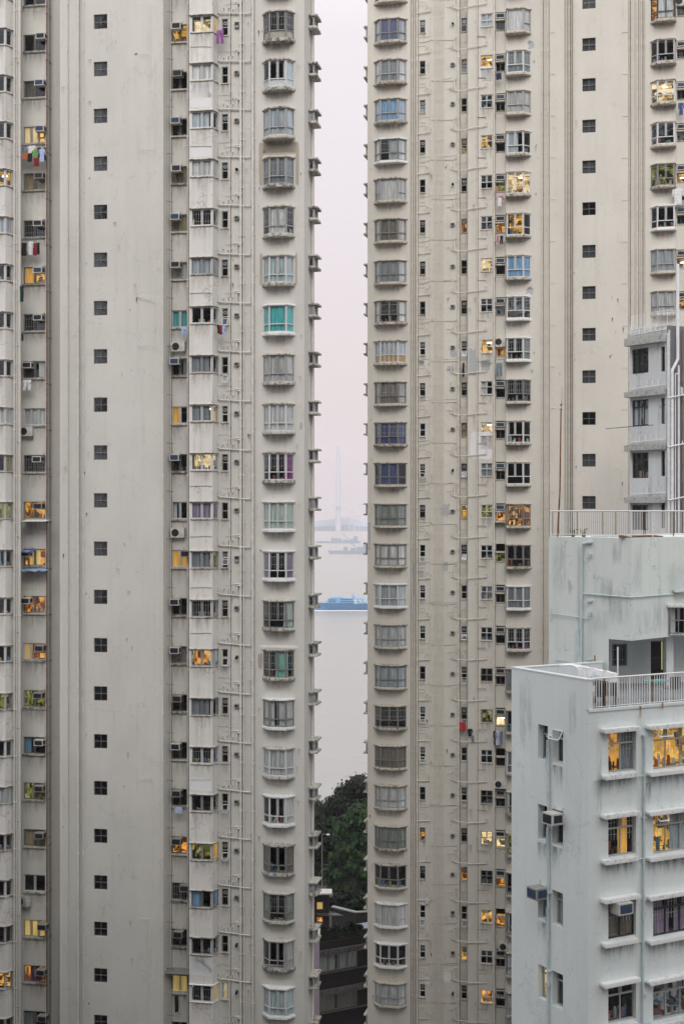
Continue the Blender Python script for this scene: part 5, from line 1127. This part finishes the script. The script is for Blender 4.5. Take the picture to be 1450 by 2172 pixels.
# =================================================================== THE GAP: HILLSIDE, TREES, WATER
def sheet(name, x0, x1, rows, mat, nx=1):
    mb = MB()
    for (ya, za), (yb, zb) in zip(rows, rows[1:]):
        for k in range(nx):
            a, b = x0 + (x1 - x0) * k / nx, x0 + (x1 - x0) * (k + 1) / nx; mb.poly([(a, ya, za), (b, ya, za), (b, yb, zb), (a, yb, zb)])
    return struct(name, mb.mesh(name, [mat]))
m, nt, bs = new_mat('earth_and_scrub'); tc = N(nt, 'ShaderNodeTexCoord').outputs['Object']
nt.links.new(ramp(nt, noise(nt, tc, .3, 8, .7), [(.35, (.012, .015, .009)), (.55, (.030, .028, .022)), (.7, (.055, .05, .045))]), bs.inputs['Base Color']); bs.inputs['Roughness'].default_value = .95; M['earth'] = m
M['asphalt'] = plain('worn_paving', (.085, .08, .078), .9, 0, .3, .8)
sheet('ground', -1400, 1400, [(-75, 5.9), (122, 5.9), (126, 16.8), (150, 16.8), (188, 7), (262, 5)], M['earth'])
mb = MB(); mb.v = [(-30, 190, 7.02), (30, 190, 7.02), (30, 203, 6.7), (-30, 203, 6.7)]; mb.f = [(0, 1, 2, 3)]; mb.m = [0]; struct('path', mb.mesh('path', [M['asphalt']]))
# water
m, nt, bs = new_mat('harbour_water'); tc = N(nt, 'ShaderNodeTexCoord').outputs['Object']
bs.inputs['Base Color'].default_value = (.30, .295, .28, 1); bs.inputs['Roughness'].default_value = .25; bs.inputs['IOR'].default_value = 1.33
h1 = noise(nt, mapping(nt, tc, (.10, .55, 1)), 1.0, 6, .68); h2 = noise(nt, mapping(nt, tc, (.012, .03, 1)), 1.0, 3)
hh_ = math_(nt, 'ADD', h1, math_(nt, 'MULTIPLY', h2, 2.2)); b_ = N(nt, 'ShaderNodeBump'); b_.inputs['Strength'].default_value = .6; b_.inputs['Distance'].default_value = .5
nt.links.new(hh_, b_.inputs['Height']); nt.links.new(b_.outputs[0], bs.inputs['Normal']); M['water'] = m
sheet('sea', -1400, 1400, [(262, 0), (800, 0), (2500, 0), (6100, 0)], M['water'])
mb = MB(); mb.box(-60, 60, 261, 263.5, -.5, 5.6, 0); mb.box(-60, 60, 260.8, 263.7, 5.604, 6.15, 1)
thing(link('seawall', mb.mesh('seawall', [plain('seawall_concrete', (.35, .36, .36), .9), plain('seawall_green_rail', (.10, .20, .10), .8)])), 'low concrete seawall with green coping along the harbour', 'seawall')
# trees
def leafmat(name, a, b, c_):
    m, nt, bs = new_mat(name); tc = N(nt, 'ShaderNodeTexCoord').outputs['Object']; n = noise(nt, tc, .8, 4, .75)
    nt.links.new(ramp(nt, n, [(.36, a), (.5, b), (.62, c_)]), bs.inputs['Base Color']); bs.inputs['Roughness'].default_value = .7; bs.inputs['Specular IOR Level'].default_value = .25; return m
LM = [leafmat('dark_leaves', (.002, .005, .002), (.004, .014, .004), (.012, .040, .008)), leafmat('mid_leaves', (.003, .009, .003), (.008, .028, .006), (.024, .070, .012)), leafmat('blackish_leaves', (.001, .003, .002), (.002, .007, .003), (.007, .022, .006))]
BARK = plain('dark_bark', (.045, .035, .028), .95, 0, .3, 2)
def tree(px, Y, top_y, base_z, R_, label, lm, seed, squash=1.0, nleaf=3800, lift=.25):
    R = random.Random(seed); X = (px - CX) / F * Y; zt = CAMZ - (top_y - CY) / F * Y; H = zt - base_z
    o = empty('tree', (X, Y, base_z), label, 'tree', 'trees between the towers'); mw = Matrix.Translation((X, Y, base_z))
    t = MB(); th = H * .55; t.tube([(0, 0, -.3), (R.uniform(-.3, .3), .1, th * .5), (R.uniform(-.6, .6), 0, th)], .32, 8, 0, .16)
    cl = []
    nb = 13
    for k in range(nb):
        a = k * 2.4 + R.random(); rr = R_ * R.uniform(.25, .85) * (1 if k else 0); zc_ = H * (lift + (1 - lift) * (k + .5) / nb) - .1 * H + R.uniform(-.05, .05) * H
        f_ = 1 - max(0, (zc_ / H - .6)) * 1.3; c_ = (rr * math.cos(a) * f_, rr * math.sin(a) * f_ * squash, zc_); cl.append((c_, R_ * R.uniform(.28, .48)))
        t.tube([(0, 0, min(th, zc_ * .55)), (c_[0] * .5, c_[1] * .5, zc_ * .8), c_], .10, 5, 0, .03)
    cl.append(((0, 0, H - R_ * .38), R_ * .38))
    link('trunk', t.mesh('trunk', [BARK]), mw, o)
    L = MB()
    for q in range(int(nleaf * 1.5)):
        (cx, cy, cz), r = cl[R.randrange(len(cl))]
        d = Vector((R.gauss(0, 1), R.gauss(0, 1), R.gauss(0, 1))).normalized(); rad = r * (R.uniform(.55, 1.0) if R.random() < .8 else R.uniform(.9, 1.3))
        p_ = Vector((cx, cy, cz)) + Vector((d.x * rad, d.y * rad, d.z * rad * .72)); s = R.uniform(.13, .30)
        nrm = (d + Vector((R.uniform(-.7, .7), R.uniform(-.7, .7), R.uniform(-.2, .9)))).normalized(); a_ = nrm.cross(Vector((0, 0, 1))).normalized() * s; b2 = nrm.cross(a_).normalized() * s * 1.3
        L.poly([p_ - a_ - b2 * .3, p_ + b2 * .2 - b2, p_ + a_ - b2 * .3, p_ + a_ * .4 + b2, p_ - a_ * .4 + b2])
    link('crown', L.mesh('crown', [LM[lm]]), mw, o)
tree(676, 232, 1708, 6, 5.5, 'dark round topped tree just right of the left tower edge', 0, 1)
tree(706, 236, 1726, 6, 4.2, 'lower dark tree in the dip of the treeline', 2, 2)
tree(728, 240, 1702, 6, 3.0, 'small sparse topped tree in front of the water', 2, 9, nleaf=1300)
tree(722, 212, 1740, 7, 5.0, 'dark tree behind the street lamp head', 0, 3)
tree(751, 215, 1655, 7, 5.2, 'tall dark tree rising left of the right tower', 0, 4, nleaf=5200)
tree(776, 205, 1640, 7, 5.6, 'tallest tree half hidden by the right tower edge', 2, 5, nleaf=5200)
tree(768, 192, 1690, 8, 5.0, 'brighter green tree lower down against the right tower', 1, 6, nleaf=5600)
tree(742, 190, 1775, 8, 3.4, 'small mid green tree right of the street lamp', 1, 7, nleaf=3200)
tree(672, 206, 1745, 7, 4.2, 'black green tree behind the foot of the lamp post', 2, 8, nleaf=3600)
# street lamp
lx = (683 - CX) / F * 188; lp = empty('street_lamp', (lx, 188, 7), 'tall grey street lamp standing before the dark trees', 'street lamp')
zt = CAMZ - (1770 - CY) / F * 188; mb = MB(); mb.tube([(0, 0, 0), (0, 0, zt - 7), (.25, 0, zt - 6.9)], .06, 7, 0, .04); mw = Matrix.Translation(lp.location); link('pole', mb.mesh('pole', [M['fg']]), mw, lp)
mb = MB(); mb.tube([(0, 0, zt - 7), (.55, 0, zt - 6.98)], .025, 6); link('arm', mb.mesh('arm', [M['fg']]), mw, lp)
mb = MB(); mb.prism([(.55, -.12), (1.0, -.14), (1.0, .14), (.55, .12)], zt - 7.08, zt - 6.93, 0, .1); link('lamp_head', mb.mesh('lamp_head', [M['fw']]), mw, lp)
# dark villa with yellow windows and terrace
vil = empty('villa', ((680 - CX) / F * 131, 133, 16.8), 'dark house with two yellow lit windows by the left tower foot', 'house')
FV_ = Frame(((640 - CX) / F * 130, 130), -.0); UV = FV_.u(698, 0); zv = FV_.z(1895, 1, 0)
y1a, y1b = (1913, 1930), (1945, 1962); hv = []
for (a, b) in (y1a, y1b): ua, ub = FV_.u(671, 0), FV_.u(685, 0); hv.append((ua, ub, FV_.z(b, ua, 0), FV_.z(a, ua, 0)))
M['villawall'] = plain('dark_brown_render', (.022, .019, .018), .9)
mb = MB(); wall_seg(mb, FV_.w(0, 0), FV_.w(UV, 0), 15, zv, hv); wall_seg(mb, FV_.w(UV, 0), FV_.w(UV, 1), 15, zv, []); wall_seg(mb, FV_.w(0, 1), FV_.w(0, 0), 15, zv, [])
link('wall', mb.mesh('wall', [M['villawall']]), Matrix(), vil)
mb = MB(); mb.prism([(-.1, -.5), (UV + .25, -.5), (UV + .25, 1.1), (-.1, 1.1)], 0, .13); link('roof', mb.mesh('roof', [M['slabL'] if 'slabL' in M else M['slab']]), FV_.M(0, 0, zv), vil)
for k, h_ in enumerate(hv):
    uc_ = (h_[0] + h_[1]) / 2; hh = (h_[3] - h_[2]) / 2; window(FV_, vil, 'window', uc_, .1, (h_[2] + h_[3]) / 2, flatpath(h_[1] - h_[0] - .01), -hh + .004, hh - .004, [(1, 1, None)], 'd y ltan f' if k == 0 else 'd o x', 501 + k, deep=1.0)
mb = MB(); mb.prism([(0, 0), (1.9, 0), (2.6, -.9), (.3, -.9)], 0, .08); link('window_canopy', mb.mesh('window_canopy', [M['fd']]), FV_.M(FV_.u(668, -.1), -.1, FV_.z(1937, 1, 0)), vil)
# planter terrace
pt = empty('terrace_planter', ((730 - CX) / F * 134, 134, 16.8), 'L shaped white edged planter with green shrubs above the dark building', 'planter')
FP = Frame(((703 - CX) / F * 140, 140), -.72); zp = FP.z(1922, 0, 0)
m1 = MB(); L1 = 3.1
def pbox(fr, u0, u1, v0, v1, z0, z1, mbx, mi=0): mbx.prism([fr.w(u0, v0), fr.w(u1, v0), fr.w(u1, v1), fr.w(u0, v1)], z0, z1, mi)
pbox(FP, 0, L1, 0, .3, 15, zp - .25, m1, 1); pbox(FP, 0, L1, -.05, .35, zp - .12, zp, m1, 0); FP2 = Frame(FP.w(L1, 0), .25); pbox(FP2, .05, 2.2, .05, .3, 15, zp - .27, m1, 1); pbox(FP2, .06, 2.2, -.02, .33, zp - .13, zp - .012, m1, 0)
link('edging', m1.mesh('edging', [plain('planter_edge', (.30, .31, .33), .8), M['villawall']]), Matrix(), pt)
def bush(name, X, Y, Z, rx, ry, rz, n, lm, seed, par=None, s0=.12, s1=.26, label=None):
    R = random.Random(seed); L = MB()
    for q in range(n):
        d = Vector((R.gauss(0, 1), R.gauss(0, 1), abs(R.gauss(0, 1)))).normalized() * R.uniform(.55, 1.05); p_ = Vector((d.x * rx, d.y * ry, d.z * rz)); s = R.uniform(s0, s1)
        a_ = Vector((R.uniform(-1, 1), R.uniform(-1, 1), R.uniform(-1, 1))).normalized() * s; b2 = a_.cross(Vector((R.uniform(-1, 1), R.uniform(-1, 1), 1)).normalized())
        L.poly([p_ - a_, p_ + b2, p_ + a_, p_ - b2])
    o = link(name, L.mesh(name, [LM[lm]]), Matrix.Translation((X, Y, Z)), par)
    if label: thing(o, label, 'shrub', 'shrubs below the towers')
    return o
bx, by = FP.w(2.4, 1.6); bush('foliage', bx, by, zp - .8, 1.5, 1.2, 1.5, 1500, 1, 21, pt)
for k, (px, Y, y, r_, lb) in enumerate([(735, 158, 1902, 2.0, 'loose dark shrub by the path above the planter'), (752, 160, 1898, 1.8, 'dark shrub by the path beside the right tower'), (718, 156, 1905, 1.5, 'small shrub behind the white planter edge'), (760, 142, 1925, 1.2, 'shrub at the right end behind the planter')]):
    bush('shrub', (px - CX) / F * Y, Y, CAMZ - (y + 22 - CY) / F * Y, r_, r_ * .7, r_ * .9, 1200, 2, 30 + k, label=lb)
# dark apartment building low in the gap
dk = empty('low_apartment_building', (-1.5, 121, 6), 'dark low building with long ribbon windows and planted roof, bottom of the gap', 'apartment building')
FD = Frame(((655 - CX) / F * 114, 114), .50); zroof = FD.z(1998, 1.5, 0); hd = []; UDm = 9
for (ya, yb) in ((2026, 2062), (2110, 2146)):
    ua, ub = FD.u(676, 0), FD.u(759, 0); hd.append((ua, ub, FD.z(yb, 1.5, 0), FD.z(ya, 1.5, 0)))
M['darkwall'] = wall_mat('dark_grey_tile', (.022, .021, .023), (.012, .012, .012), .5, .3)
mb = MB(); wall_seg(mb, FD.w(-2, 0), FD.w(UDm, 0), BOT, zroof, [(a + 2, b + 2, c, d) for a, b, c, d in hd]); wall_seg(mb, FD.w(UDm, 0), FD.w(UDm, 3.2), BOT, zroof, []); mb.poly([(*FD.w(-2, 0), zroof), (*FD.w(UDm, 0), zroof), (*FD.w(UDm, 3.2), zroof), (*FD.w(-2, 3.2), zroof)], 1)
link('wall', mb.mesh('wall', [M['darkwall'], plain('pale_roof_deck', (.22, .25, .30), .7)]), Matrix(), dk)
for k, h_ in enumerate(hd):
    uc_ = (h_[0] + h_[1]) / 2; hh = (h_[3] - h_[2]) / 2
    window(FD, dk, 'ribbon_window', uc_, .12, (h_[2] + h_[3]) / 2, flatpath(h_[1] - h_[0] - .01), -hh + .004, hh - .004, [(4, 4, None)], ['g k green o', 'g k brown o'][k], 511 + k, deep=1.4, bw=.05,
           hood=(((-4, -.12), (-4, -.45), (4, -.45), (4, -.12)), hh + .02, hh + .45 if k == 0 else hh + .12), sill=(((-4, -.12), (-4, -.3), (4, -.3), (4, -.12)), -hh - .1, -hh - .02), slabm='slabD')
mb = MB(); mb.box(-1.9, UDm - .1, .02, .25, 0, .5); link('roof_parapet', mb.mesh('roof_parapet', [M['darkwall']]), FD.M(0, 0, zroof), dk)
for k in range(9): x_, y_ = FD.w(-.2 + k * .62, .5); bush('roof_hedge', x_, y_, zroof + .1, .6, .5, .75 + .25 * (k % 2), 700, (0, 2, 1)[k % 3], 50 + k, dk, .07, .16)
for k, (u_p, v_p, lb) in enumerate(((.95, 1.7, 'grey sun lounger at left on the pale roof deck'), (1.5, 1.8, 'grey sun lounger at right on the pale roof deck'))):
    mw = FD.M(u_p, v_p, zroof, .5); o = thing(link('sun_lounger', None, mw), lb, 'sun lounger', 'loungers on the roof deck'); a = MB(); a.box(-.25, .25, -.9, .4, .28, .36); link('mattress', a.mesh('mattress', [CM[0]]), mw, o); a = MB()
    a.poly([(-.25, .4, .34), (.25, .4, .34), (.25, .9, .75), (-.25, .9, .75)]); a.poly([(-.25, .4, .28), (-.25, .9, .69), (.25, .9, .69), (.25, .4, .28)]); link('backrest', a.mesh('backrest', [CM[0]]), mw, o)
lil = empty('lilac_building', ((664 - CX) / F * 104, 106, 6), 'narrow strip of lilac painted wall beside the left tower foot', 'building')
mb = MB(); FQ = Frame(((640 - CX) / F * 103, 103), 0); ul = FQ.u(676, 0); zq = FQ.z(1998, 1, 0); pbox(FQ, 0, ul, 0, 3, BOT, zq, mb); link('wall', mb.mesh('wall', [wall_mat('lilac_paint', (.36, .30, .38), (.16, .14, .16), .5, .4)]), Matrix(), lil)
mb = MB(); pbox(FQ, -.05, ul + .06, -.06, 3.05, zq + .003, zq + .12, mb); link('coping', mb.mesh('coping', [M['slab']]), Matrix(), lil)

# ferry
YF = 868.0; s_ = YF / F; fx = lambda x: (x - CX) * s_; fz = lambda y: CAMZ - (y - CY) * s_
fer = empty('ferry', (fx(720), YF, 0), 'blue high speed passenger ferry with white characters crossing the harbour', 'ferry')
M['ferryblue'] = plain('ferry_blue', (.09, .24, .45), .4, 0, .08, .2); M['ferrydeep'] = plain('ferry_light_blue', (.18, .36, .58), .4, 0, .08, .2); M['ferrywin'] = plain('ferry_window', (.02, .05, .12), .2); M['ferrywhite'] = plain('ferry_white', (.85, .88, .92), .5)
def profile(mb, pts, y0, y1, mi=0, taper=0):
    n = len(pts); i = len(mb.v)
    mb.v += [(x, y0 + taper * (1 if k in () else 0), z) for k, (x, z) in enumerate(pts)] + [(x, y1, z) for x, z in pts]
    mb.f.append(tuple(i + k for k in range(n))); mb.m.append(mi); mb.f.append(tuple(i + n + k for k in reversed(range(n)))); mb.m.append(mi)
    for k in range(n): mb.f.append((i + k, i + (k + 1) % n, i + n + (k + 1) % n, i + n + k)); mb.m.append(mi)
ln = MB()      # hull lofted to a pointed bow at the left
st = [(0, .1), (4, 2.6), (10, 4.6), (18, 5.6), (30, 5.8), (46, 5.6)]; rings = []
x0 = fx(662)
for d_, hw in st:
    zt_ = 4.9 - .02 * d_; i = len(ln.v); ln.v += [(x0 + d_, -hw, zt_), (x0 + d_, -hw * .55, -.6), (x0 + d_, hw * .55, -.6), (x0 + d_, hw, zt_)]; rings.append(i)
for a, b in zip(rings, rings[1:]):
    for k in range(4): ln.f.append((a + k, b + k, b + (k + 1) % 4, a + (k + 1) % 4)); ln.m.append(0)
ln.f.append(tuple(rings[-1] + k for k in range(4))); ln.m.append(0)
mwF = Matrix.Translation((0, YF, 0)); link('hull', ln.mesh('hull', [M['ferryblue']]), mwF, fer)
cb = MB(); profile(cb, [(fx(690), 4.7), (fx(697), 7.6), (fx(705), 8.3), (fx(722), 8.4), (fx(732), 7.7), (fx(766), 7.5), (fx(800), 6.8), (fx(815), 4.7)], -4.6, 4.6); link('cabin', cb.mesh('cabin', [M['ferrydeep']]), mwF, fer)
wn = MB()
for z_, xa, xb in ((6.6, 698, 712), (5.5, 697, 712), (6.9, 722, 745), (5.6, 722, 800)):
    k = xa
    while k < xb: wn.box(fx(k), fx(k + 2.2), -4.66, -4.6, z_ - .35, z_ + .35); k += 3.2
link('cabin_windows', wn.mesh('cabin_windows', [M['ferrywin']]), mwF, fer)
ms = MB(); ms.prism([(fx(746), -.6), (fx(752), -.6), (fx(752), .6), (fx(746), .6)], 7.5, 9.0, 0, .1); ms.tube([(fx(749), 0, 9), (fx(746.5), 0, 12.2)], .18, 6, 0, .06); ms.tube([(fx(744), 0, 10.2), (fx(750), 0, 10.2)], .1, 5); link('mast', ms.mesh('mast', [M['ferrydeep']]), mwF, fer)
wl = MB(); wl.box(fx(664), fx(822), -5.4, -5.1, -.1, .45); link('bow_wave', wl.mesh('bow_wave', [M['ferrywhite']]), mwF, fer)
cu = bpy.data.curves.new('lettering', 'FONT'); cu.body = '金光飛航'; cu.size = 3.0; cu.extrude = .05; cu.space_character = 1.0
tmp = bpy.data.objects.new('lettering', cu); C.objects.link(tmp); bpy.context.view_layer.update()
dg = bpy.context.evaluated_depsgraph_get(); me = bpy.data.meshes.new_from_object(tmp.evaluated_get(dg)); bpy.data.objects.remove(tmp); me.materials.clear(); me.materials.append(M['ferrywhite'])
link('lettering', me, Matrix.Translation((fx(748.5), YF - 4.75, 4.55)) @ Matrix.Rotation(math.pi / 2, 4, 'X'), fer)
# barges
HAZ = plain('hazed_barge_paint', (.26, .31, .38), .8)  # haze put into the barge colour: paled and blued
def barge(px0, px1, Y, top, label, seed):
    s = Y / F; o = empty('barge', ((px0 - CX) * s, Y, 0), label, 'barge', 'barges in the haze'); mw = Matrix.Translation((0, Y, 0)); a = MB(); x0_, x1_ = (px0 - CX) * s, (px1 - CX) * s
    profile(a, [(x0_, top), (x0_ + 4, -.5), (x1_ - 3, -.5), (x1_, top)], -8, 8); link('hull', a.mesh('hull', [HAZ]), mw, o)
    a = MB(); R = random.Random(seed)
    xx = x0_ + (x1_ - x0_) * .35
    while xx < x1_ - 10: w_ = R.uniform(5, 14); a.box(xx, xx + w_, -5, 5, top, top + R.uniform(1.5, 6)); xx += w_ + R.uniform(0, 5)
    link('cargo', a.mesh('cargo', [HAZ]), mw, o); a = MB(); a.box(x1_ - 14, x1_ - 6, -4, 4, top, top + 9); a.tube([(x1_ - 20, 0, top), (x1_ - 34, 0, top + 14)], .6, 5); link('wheelhouse', a.mesh('wheelhouse', [HAZ]), mw, o)
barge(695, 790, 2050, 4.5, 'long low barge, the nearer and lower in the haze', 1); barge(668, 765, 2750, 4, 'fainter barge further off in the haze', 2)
# far shore and bridge
YB = 4500.0; sB = YB / F
br = empty('cable_stayed_bridge', ((717 - CX) * sB, YB, 0), 'faint bridge tower and deck dissolving in haze over the water', 'bridge'); mw = Matrix.Translation(((717 - CX) * sB, YB, 0)); gb = plain('hazed_bridge_concrete', (.46, .50, .57), .8)  # concrete paled and blued, part of the haze is in its colour
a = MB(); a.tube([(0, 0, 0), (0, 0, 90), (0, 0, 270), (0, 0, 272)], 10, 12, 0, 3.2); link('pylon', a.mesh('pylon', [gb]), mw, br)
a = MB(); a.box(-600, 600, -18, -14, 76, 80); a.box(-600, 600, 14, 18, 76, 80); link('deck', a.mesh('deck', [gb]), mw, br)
a = MB()
for k in range(1, 13):
    for s in (-1, 1): a.tube([(0, 0, 150 + k * 8), (s * k * 38, -16, 80)], .35, 4)
link('stay_cables', a.mesh('stay_cables', [gb]), mw, br)
for px in (795, 640): a = MB(); a.box((px - 717) * sB - 4, (px - 717) * sB + 4, -10, 10, 0, 76); link('pier', a.mesh('pier', [gb]), mw, br)
for k, (px, lb) in enumerate(((746, 'faint harbour crane with raised jib, left of pair'), (757, 'faint harbour crane, right of pair near the tower edge'))):
    Y = 4300; X = (px - CX) / F * Y; o = empty('harbour_crane', (X, Y, 2), lb, 'crane', 'cranes on the far shore'); mw2 = Matrix.Translation((X, Y, 2)); a = MB()
    for s in (-7, 7): a.tube([(s, 0, 0), (s, 0, 45)], 1.0, 5)
    a.tube([(-7, 0, 45), (7, 0, 45)], 1.0, 5); a.tube([(-7, 0, 25), (7, 0, 25)], .8, 5); link('frame', a.mesh('frame', [gb]), mw2, o); a = MB(); a.tube([(7, 0, 45), (-20, 0, 70)], .9, 5); a.tube([(7, 0, 45), (14, 0, 46)], .9, 5); link('jib', a.mesh('jib', [gb]), mw2, o)
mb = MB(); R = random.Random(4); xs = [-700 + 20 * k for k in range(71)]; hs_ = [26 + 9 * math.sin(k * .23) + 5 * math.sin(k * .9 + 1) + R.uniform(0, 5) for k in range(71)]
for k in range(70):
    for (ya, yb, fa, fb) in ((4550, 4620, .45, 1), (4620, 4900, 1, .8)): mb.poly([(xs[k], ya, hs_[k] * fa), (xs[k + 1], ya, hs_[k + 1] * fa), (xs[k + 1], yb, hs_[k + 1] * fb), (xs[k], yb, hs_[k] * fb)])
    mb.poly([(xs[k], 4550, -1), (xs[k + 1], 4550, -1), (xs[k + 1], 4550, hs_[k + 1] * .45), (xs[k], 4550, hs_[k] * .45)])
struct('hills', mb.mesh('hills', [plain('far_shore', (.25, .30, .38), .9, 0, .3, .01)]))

# unseen blocks added around the viewpoint to shade the lower storeys
def add_shading_block(x0, x1, y0, y1, z1, label):
    o = empty('shading_block', ((x0 + x1) / 2, (y0 + y1) / 2, 5.9), label, 'apartment block'); mb = MB(); mb.box(x0, x1, y0, y1, 5.9, z1); mw = Matrix()
    link('wall', mb.mesh('wall', [M['darkrender']]), mw, o); mb = MB(); z = 10
    while z < z1 - 2: 
        x = x0 + 1.5
        while x < x1 - 2.5: mb.box(x, x + 1.6, y1 - .02, y1 + .03, z, z + 1.5); mb.box(x, x + 1.6, y0 - .03, y0 + .02, z, z + 1.5); x += 3.4
        z += 2.9
    link('window_bands', mb.mesh('window_bands', [M['acblack']]), mw, o)
add_shading_block(-64, 4, -32, -2.5, 126, 'unseen dark block added right behind the viewpoint to shade the towers')
add_shading_block(18, 75, -45, -12, 112, 'unseen dark block added behind and right of the viewpoint for shade')
add_shading_block(-62, -20, 36, 73, 48, 'unseen dark block added just outside the left edge for shade')
add_shading_block(-19, 3, 40, 57, 36, 'unseen low dark block added just below the view for shade')

# =================================================================== AIR, LIGHT, CAMERA
mb = MB(); mb.box(-1450, 1450, -80, 6150, -1.0, 330); m = bpy.data.materials.new('harbour_haze'); m.use_nodes = True; nt = m.node_tree; nt.nodes.clear()
out = N(nt, 'ShaderNodeOutputMaterial'); pv = N(nt, 'ShaderNodeVolumePrincipled'); pv.inputs['Color'].default_value = (.93, .90, .95, 1); pv.inputs['Density'].default_value = .00014; pv.inputs['Anisotropy'].default_value = 0.0
nt.links.new(pv.outputs[0], out.inputs['Volume']); hz = struct('haze', mb.mesh('haze', [m]), kind='stuff')

w = bpy.data.worlds.new('World'); SC.world = w; w.use_nodes = True; nt = w.node_tree; nt.nodes.clear()
out = N(nt, 'ShaderNodeOutputWorld'); bg1 = N(nt, 'ShaderNodeBackground'); bg2 = N(nt, 'ShaderNodeBackground'); add = N(nt, 'ShaderNodeAddShader')
sky = N(nt, 'ShaderNodeTexSky'); sky.sky_type = 'NISHITA'; sky.sun_disc = False
SUN_EL, SUN_AZ = math.radians(40), math.radians(181)      # azimuth from +y towards +x
sky.sun_elevation = SUN_EL; sky.sun_rotation = SUN_AZ; sky.air_density = 1.5; sky.dust_density = 4.0
nt.links.new(sky.outputs[0], bg1.inputs[0]); bg1.inputs[1].default_value = .03
tc = N(nt, 'ShaderNodeTexCoord'); sp_ = N(nt, 'ShaderNodeSeparateXYZ'); nt.links.new(tc.outputs['Generated'], sp_.inputs[0])
cr = ramp(nt, sp_.outputs[2], [(0.0, (.60, .52, .54)), (.12, (.70, .605, .63)), (.32, (.86, .76, .775)), (.5, (1.38, 1.37, 1.37)), (1.0, (1.15, 1.15, 1.16))]); nt.links.new(cr, bg2.inputs[0]); bg2.inputs[1].default_value = 1.0      # cloud veil, brighter towards the zenith
nt.links.new(bg1.outputs[0], add.inputs[0]); nt.links.new(bg2.outputs[0], add.inputs[1]); nt.links.new(add.outputs[0], out.inputs[0])
sl = bpy.data.lights.new('sun', 'SUN'); sl.energy = 1.45; sl.angle = math.radians(42); sl.color = (1.0, .97, .92)
so = bpy.data.objects.new('sun', sl); C.objects.link(so)
dv = Vector((math.cos(SUN_EL) * math.sin(SUN_AZ), math.cos(SUN_EL) * math.cos(SUN_AZ), math.sin(SUN_EL))); so.rotation_euler = dv.to_track_quat('Z', 'Y').to_euler(); so.location = (0, -20, 120)

cam = bpy.data.cameras.new('camera'); cam.sensor_fit = 'VERTICAL'; cam.sensor_height = 36.0; cam.lens = 36.0 * F / 2172.0; cam.clip_start = .5; cam.clip_end = 9000
co = bpy.data.objects.new('camera', cam); C.objects.link(co); co.location = (0, 0, CAMZ); co.rotation_euler = (math.pi / 2, 0, 0); SC.camera = co
vs = SC.view_settings; vs.view_transform = 'Standard'; vs.look = 'None'; vs.gamma = 1.0; vs.use_curve_mapping = False; vs.exposure = 0.0
cy = SC.cycles; cy.use_denoising = True; cy.max_bounces = 8; cy.diffuse_bounces = 2; cy.glossy_bounces = 3; cy.transparent_max_bounces = 16; cy.volume_bounces = 1; cy.caustics_reflective = False; cy.caustics_refractive = False
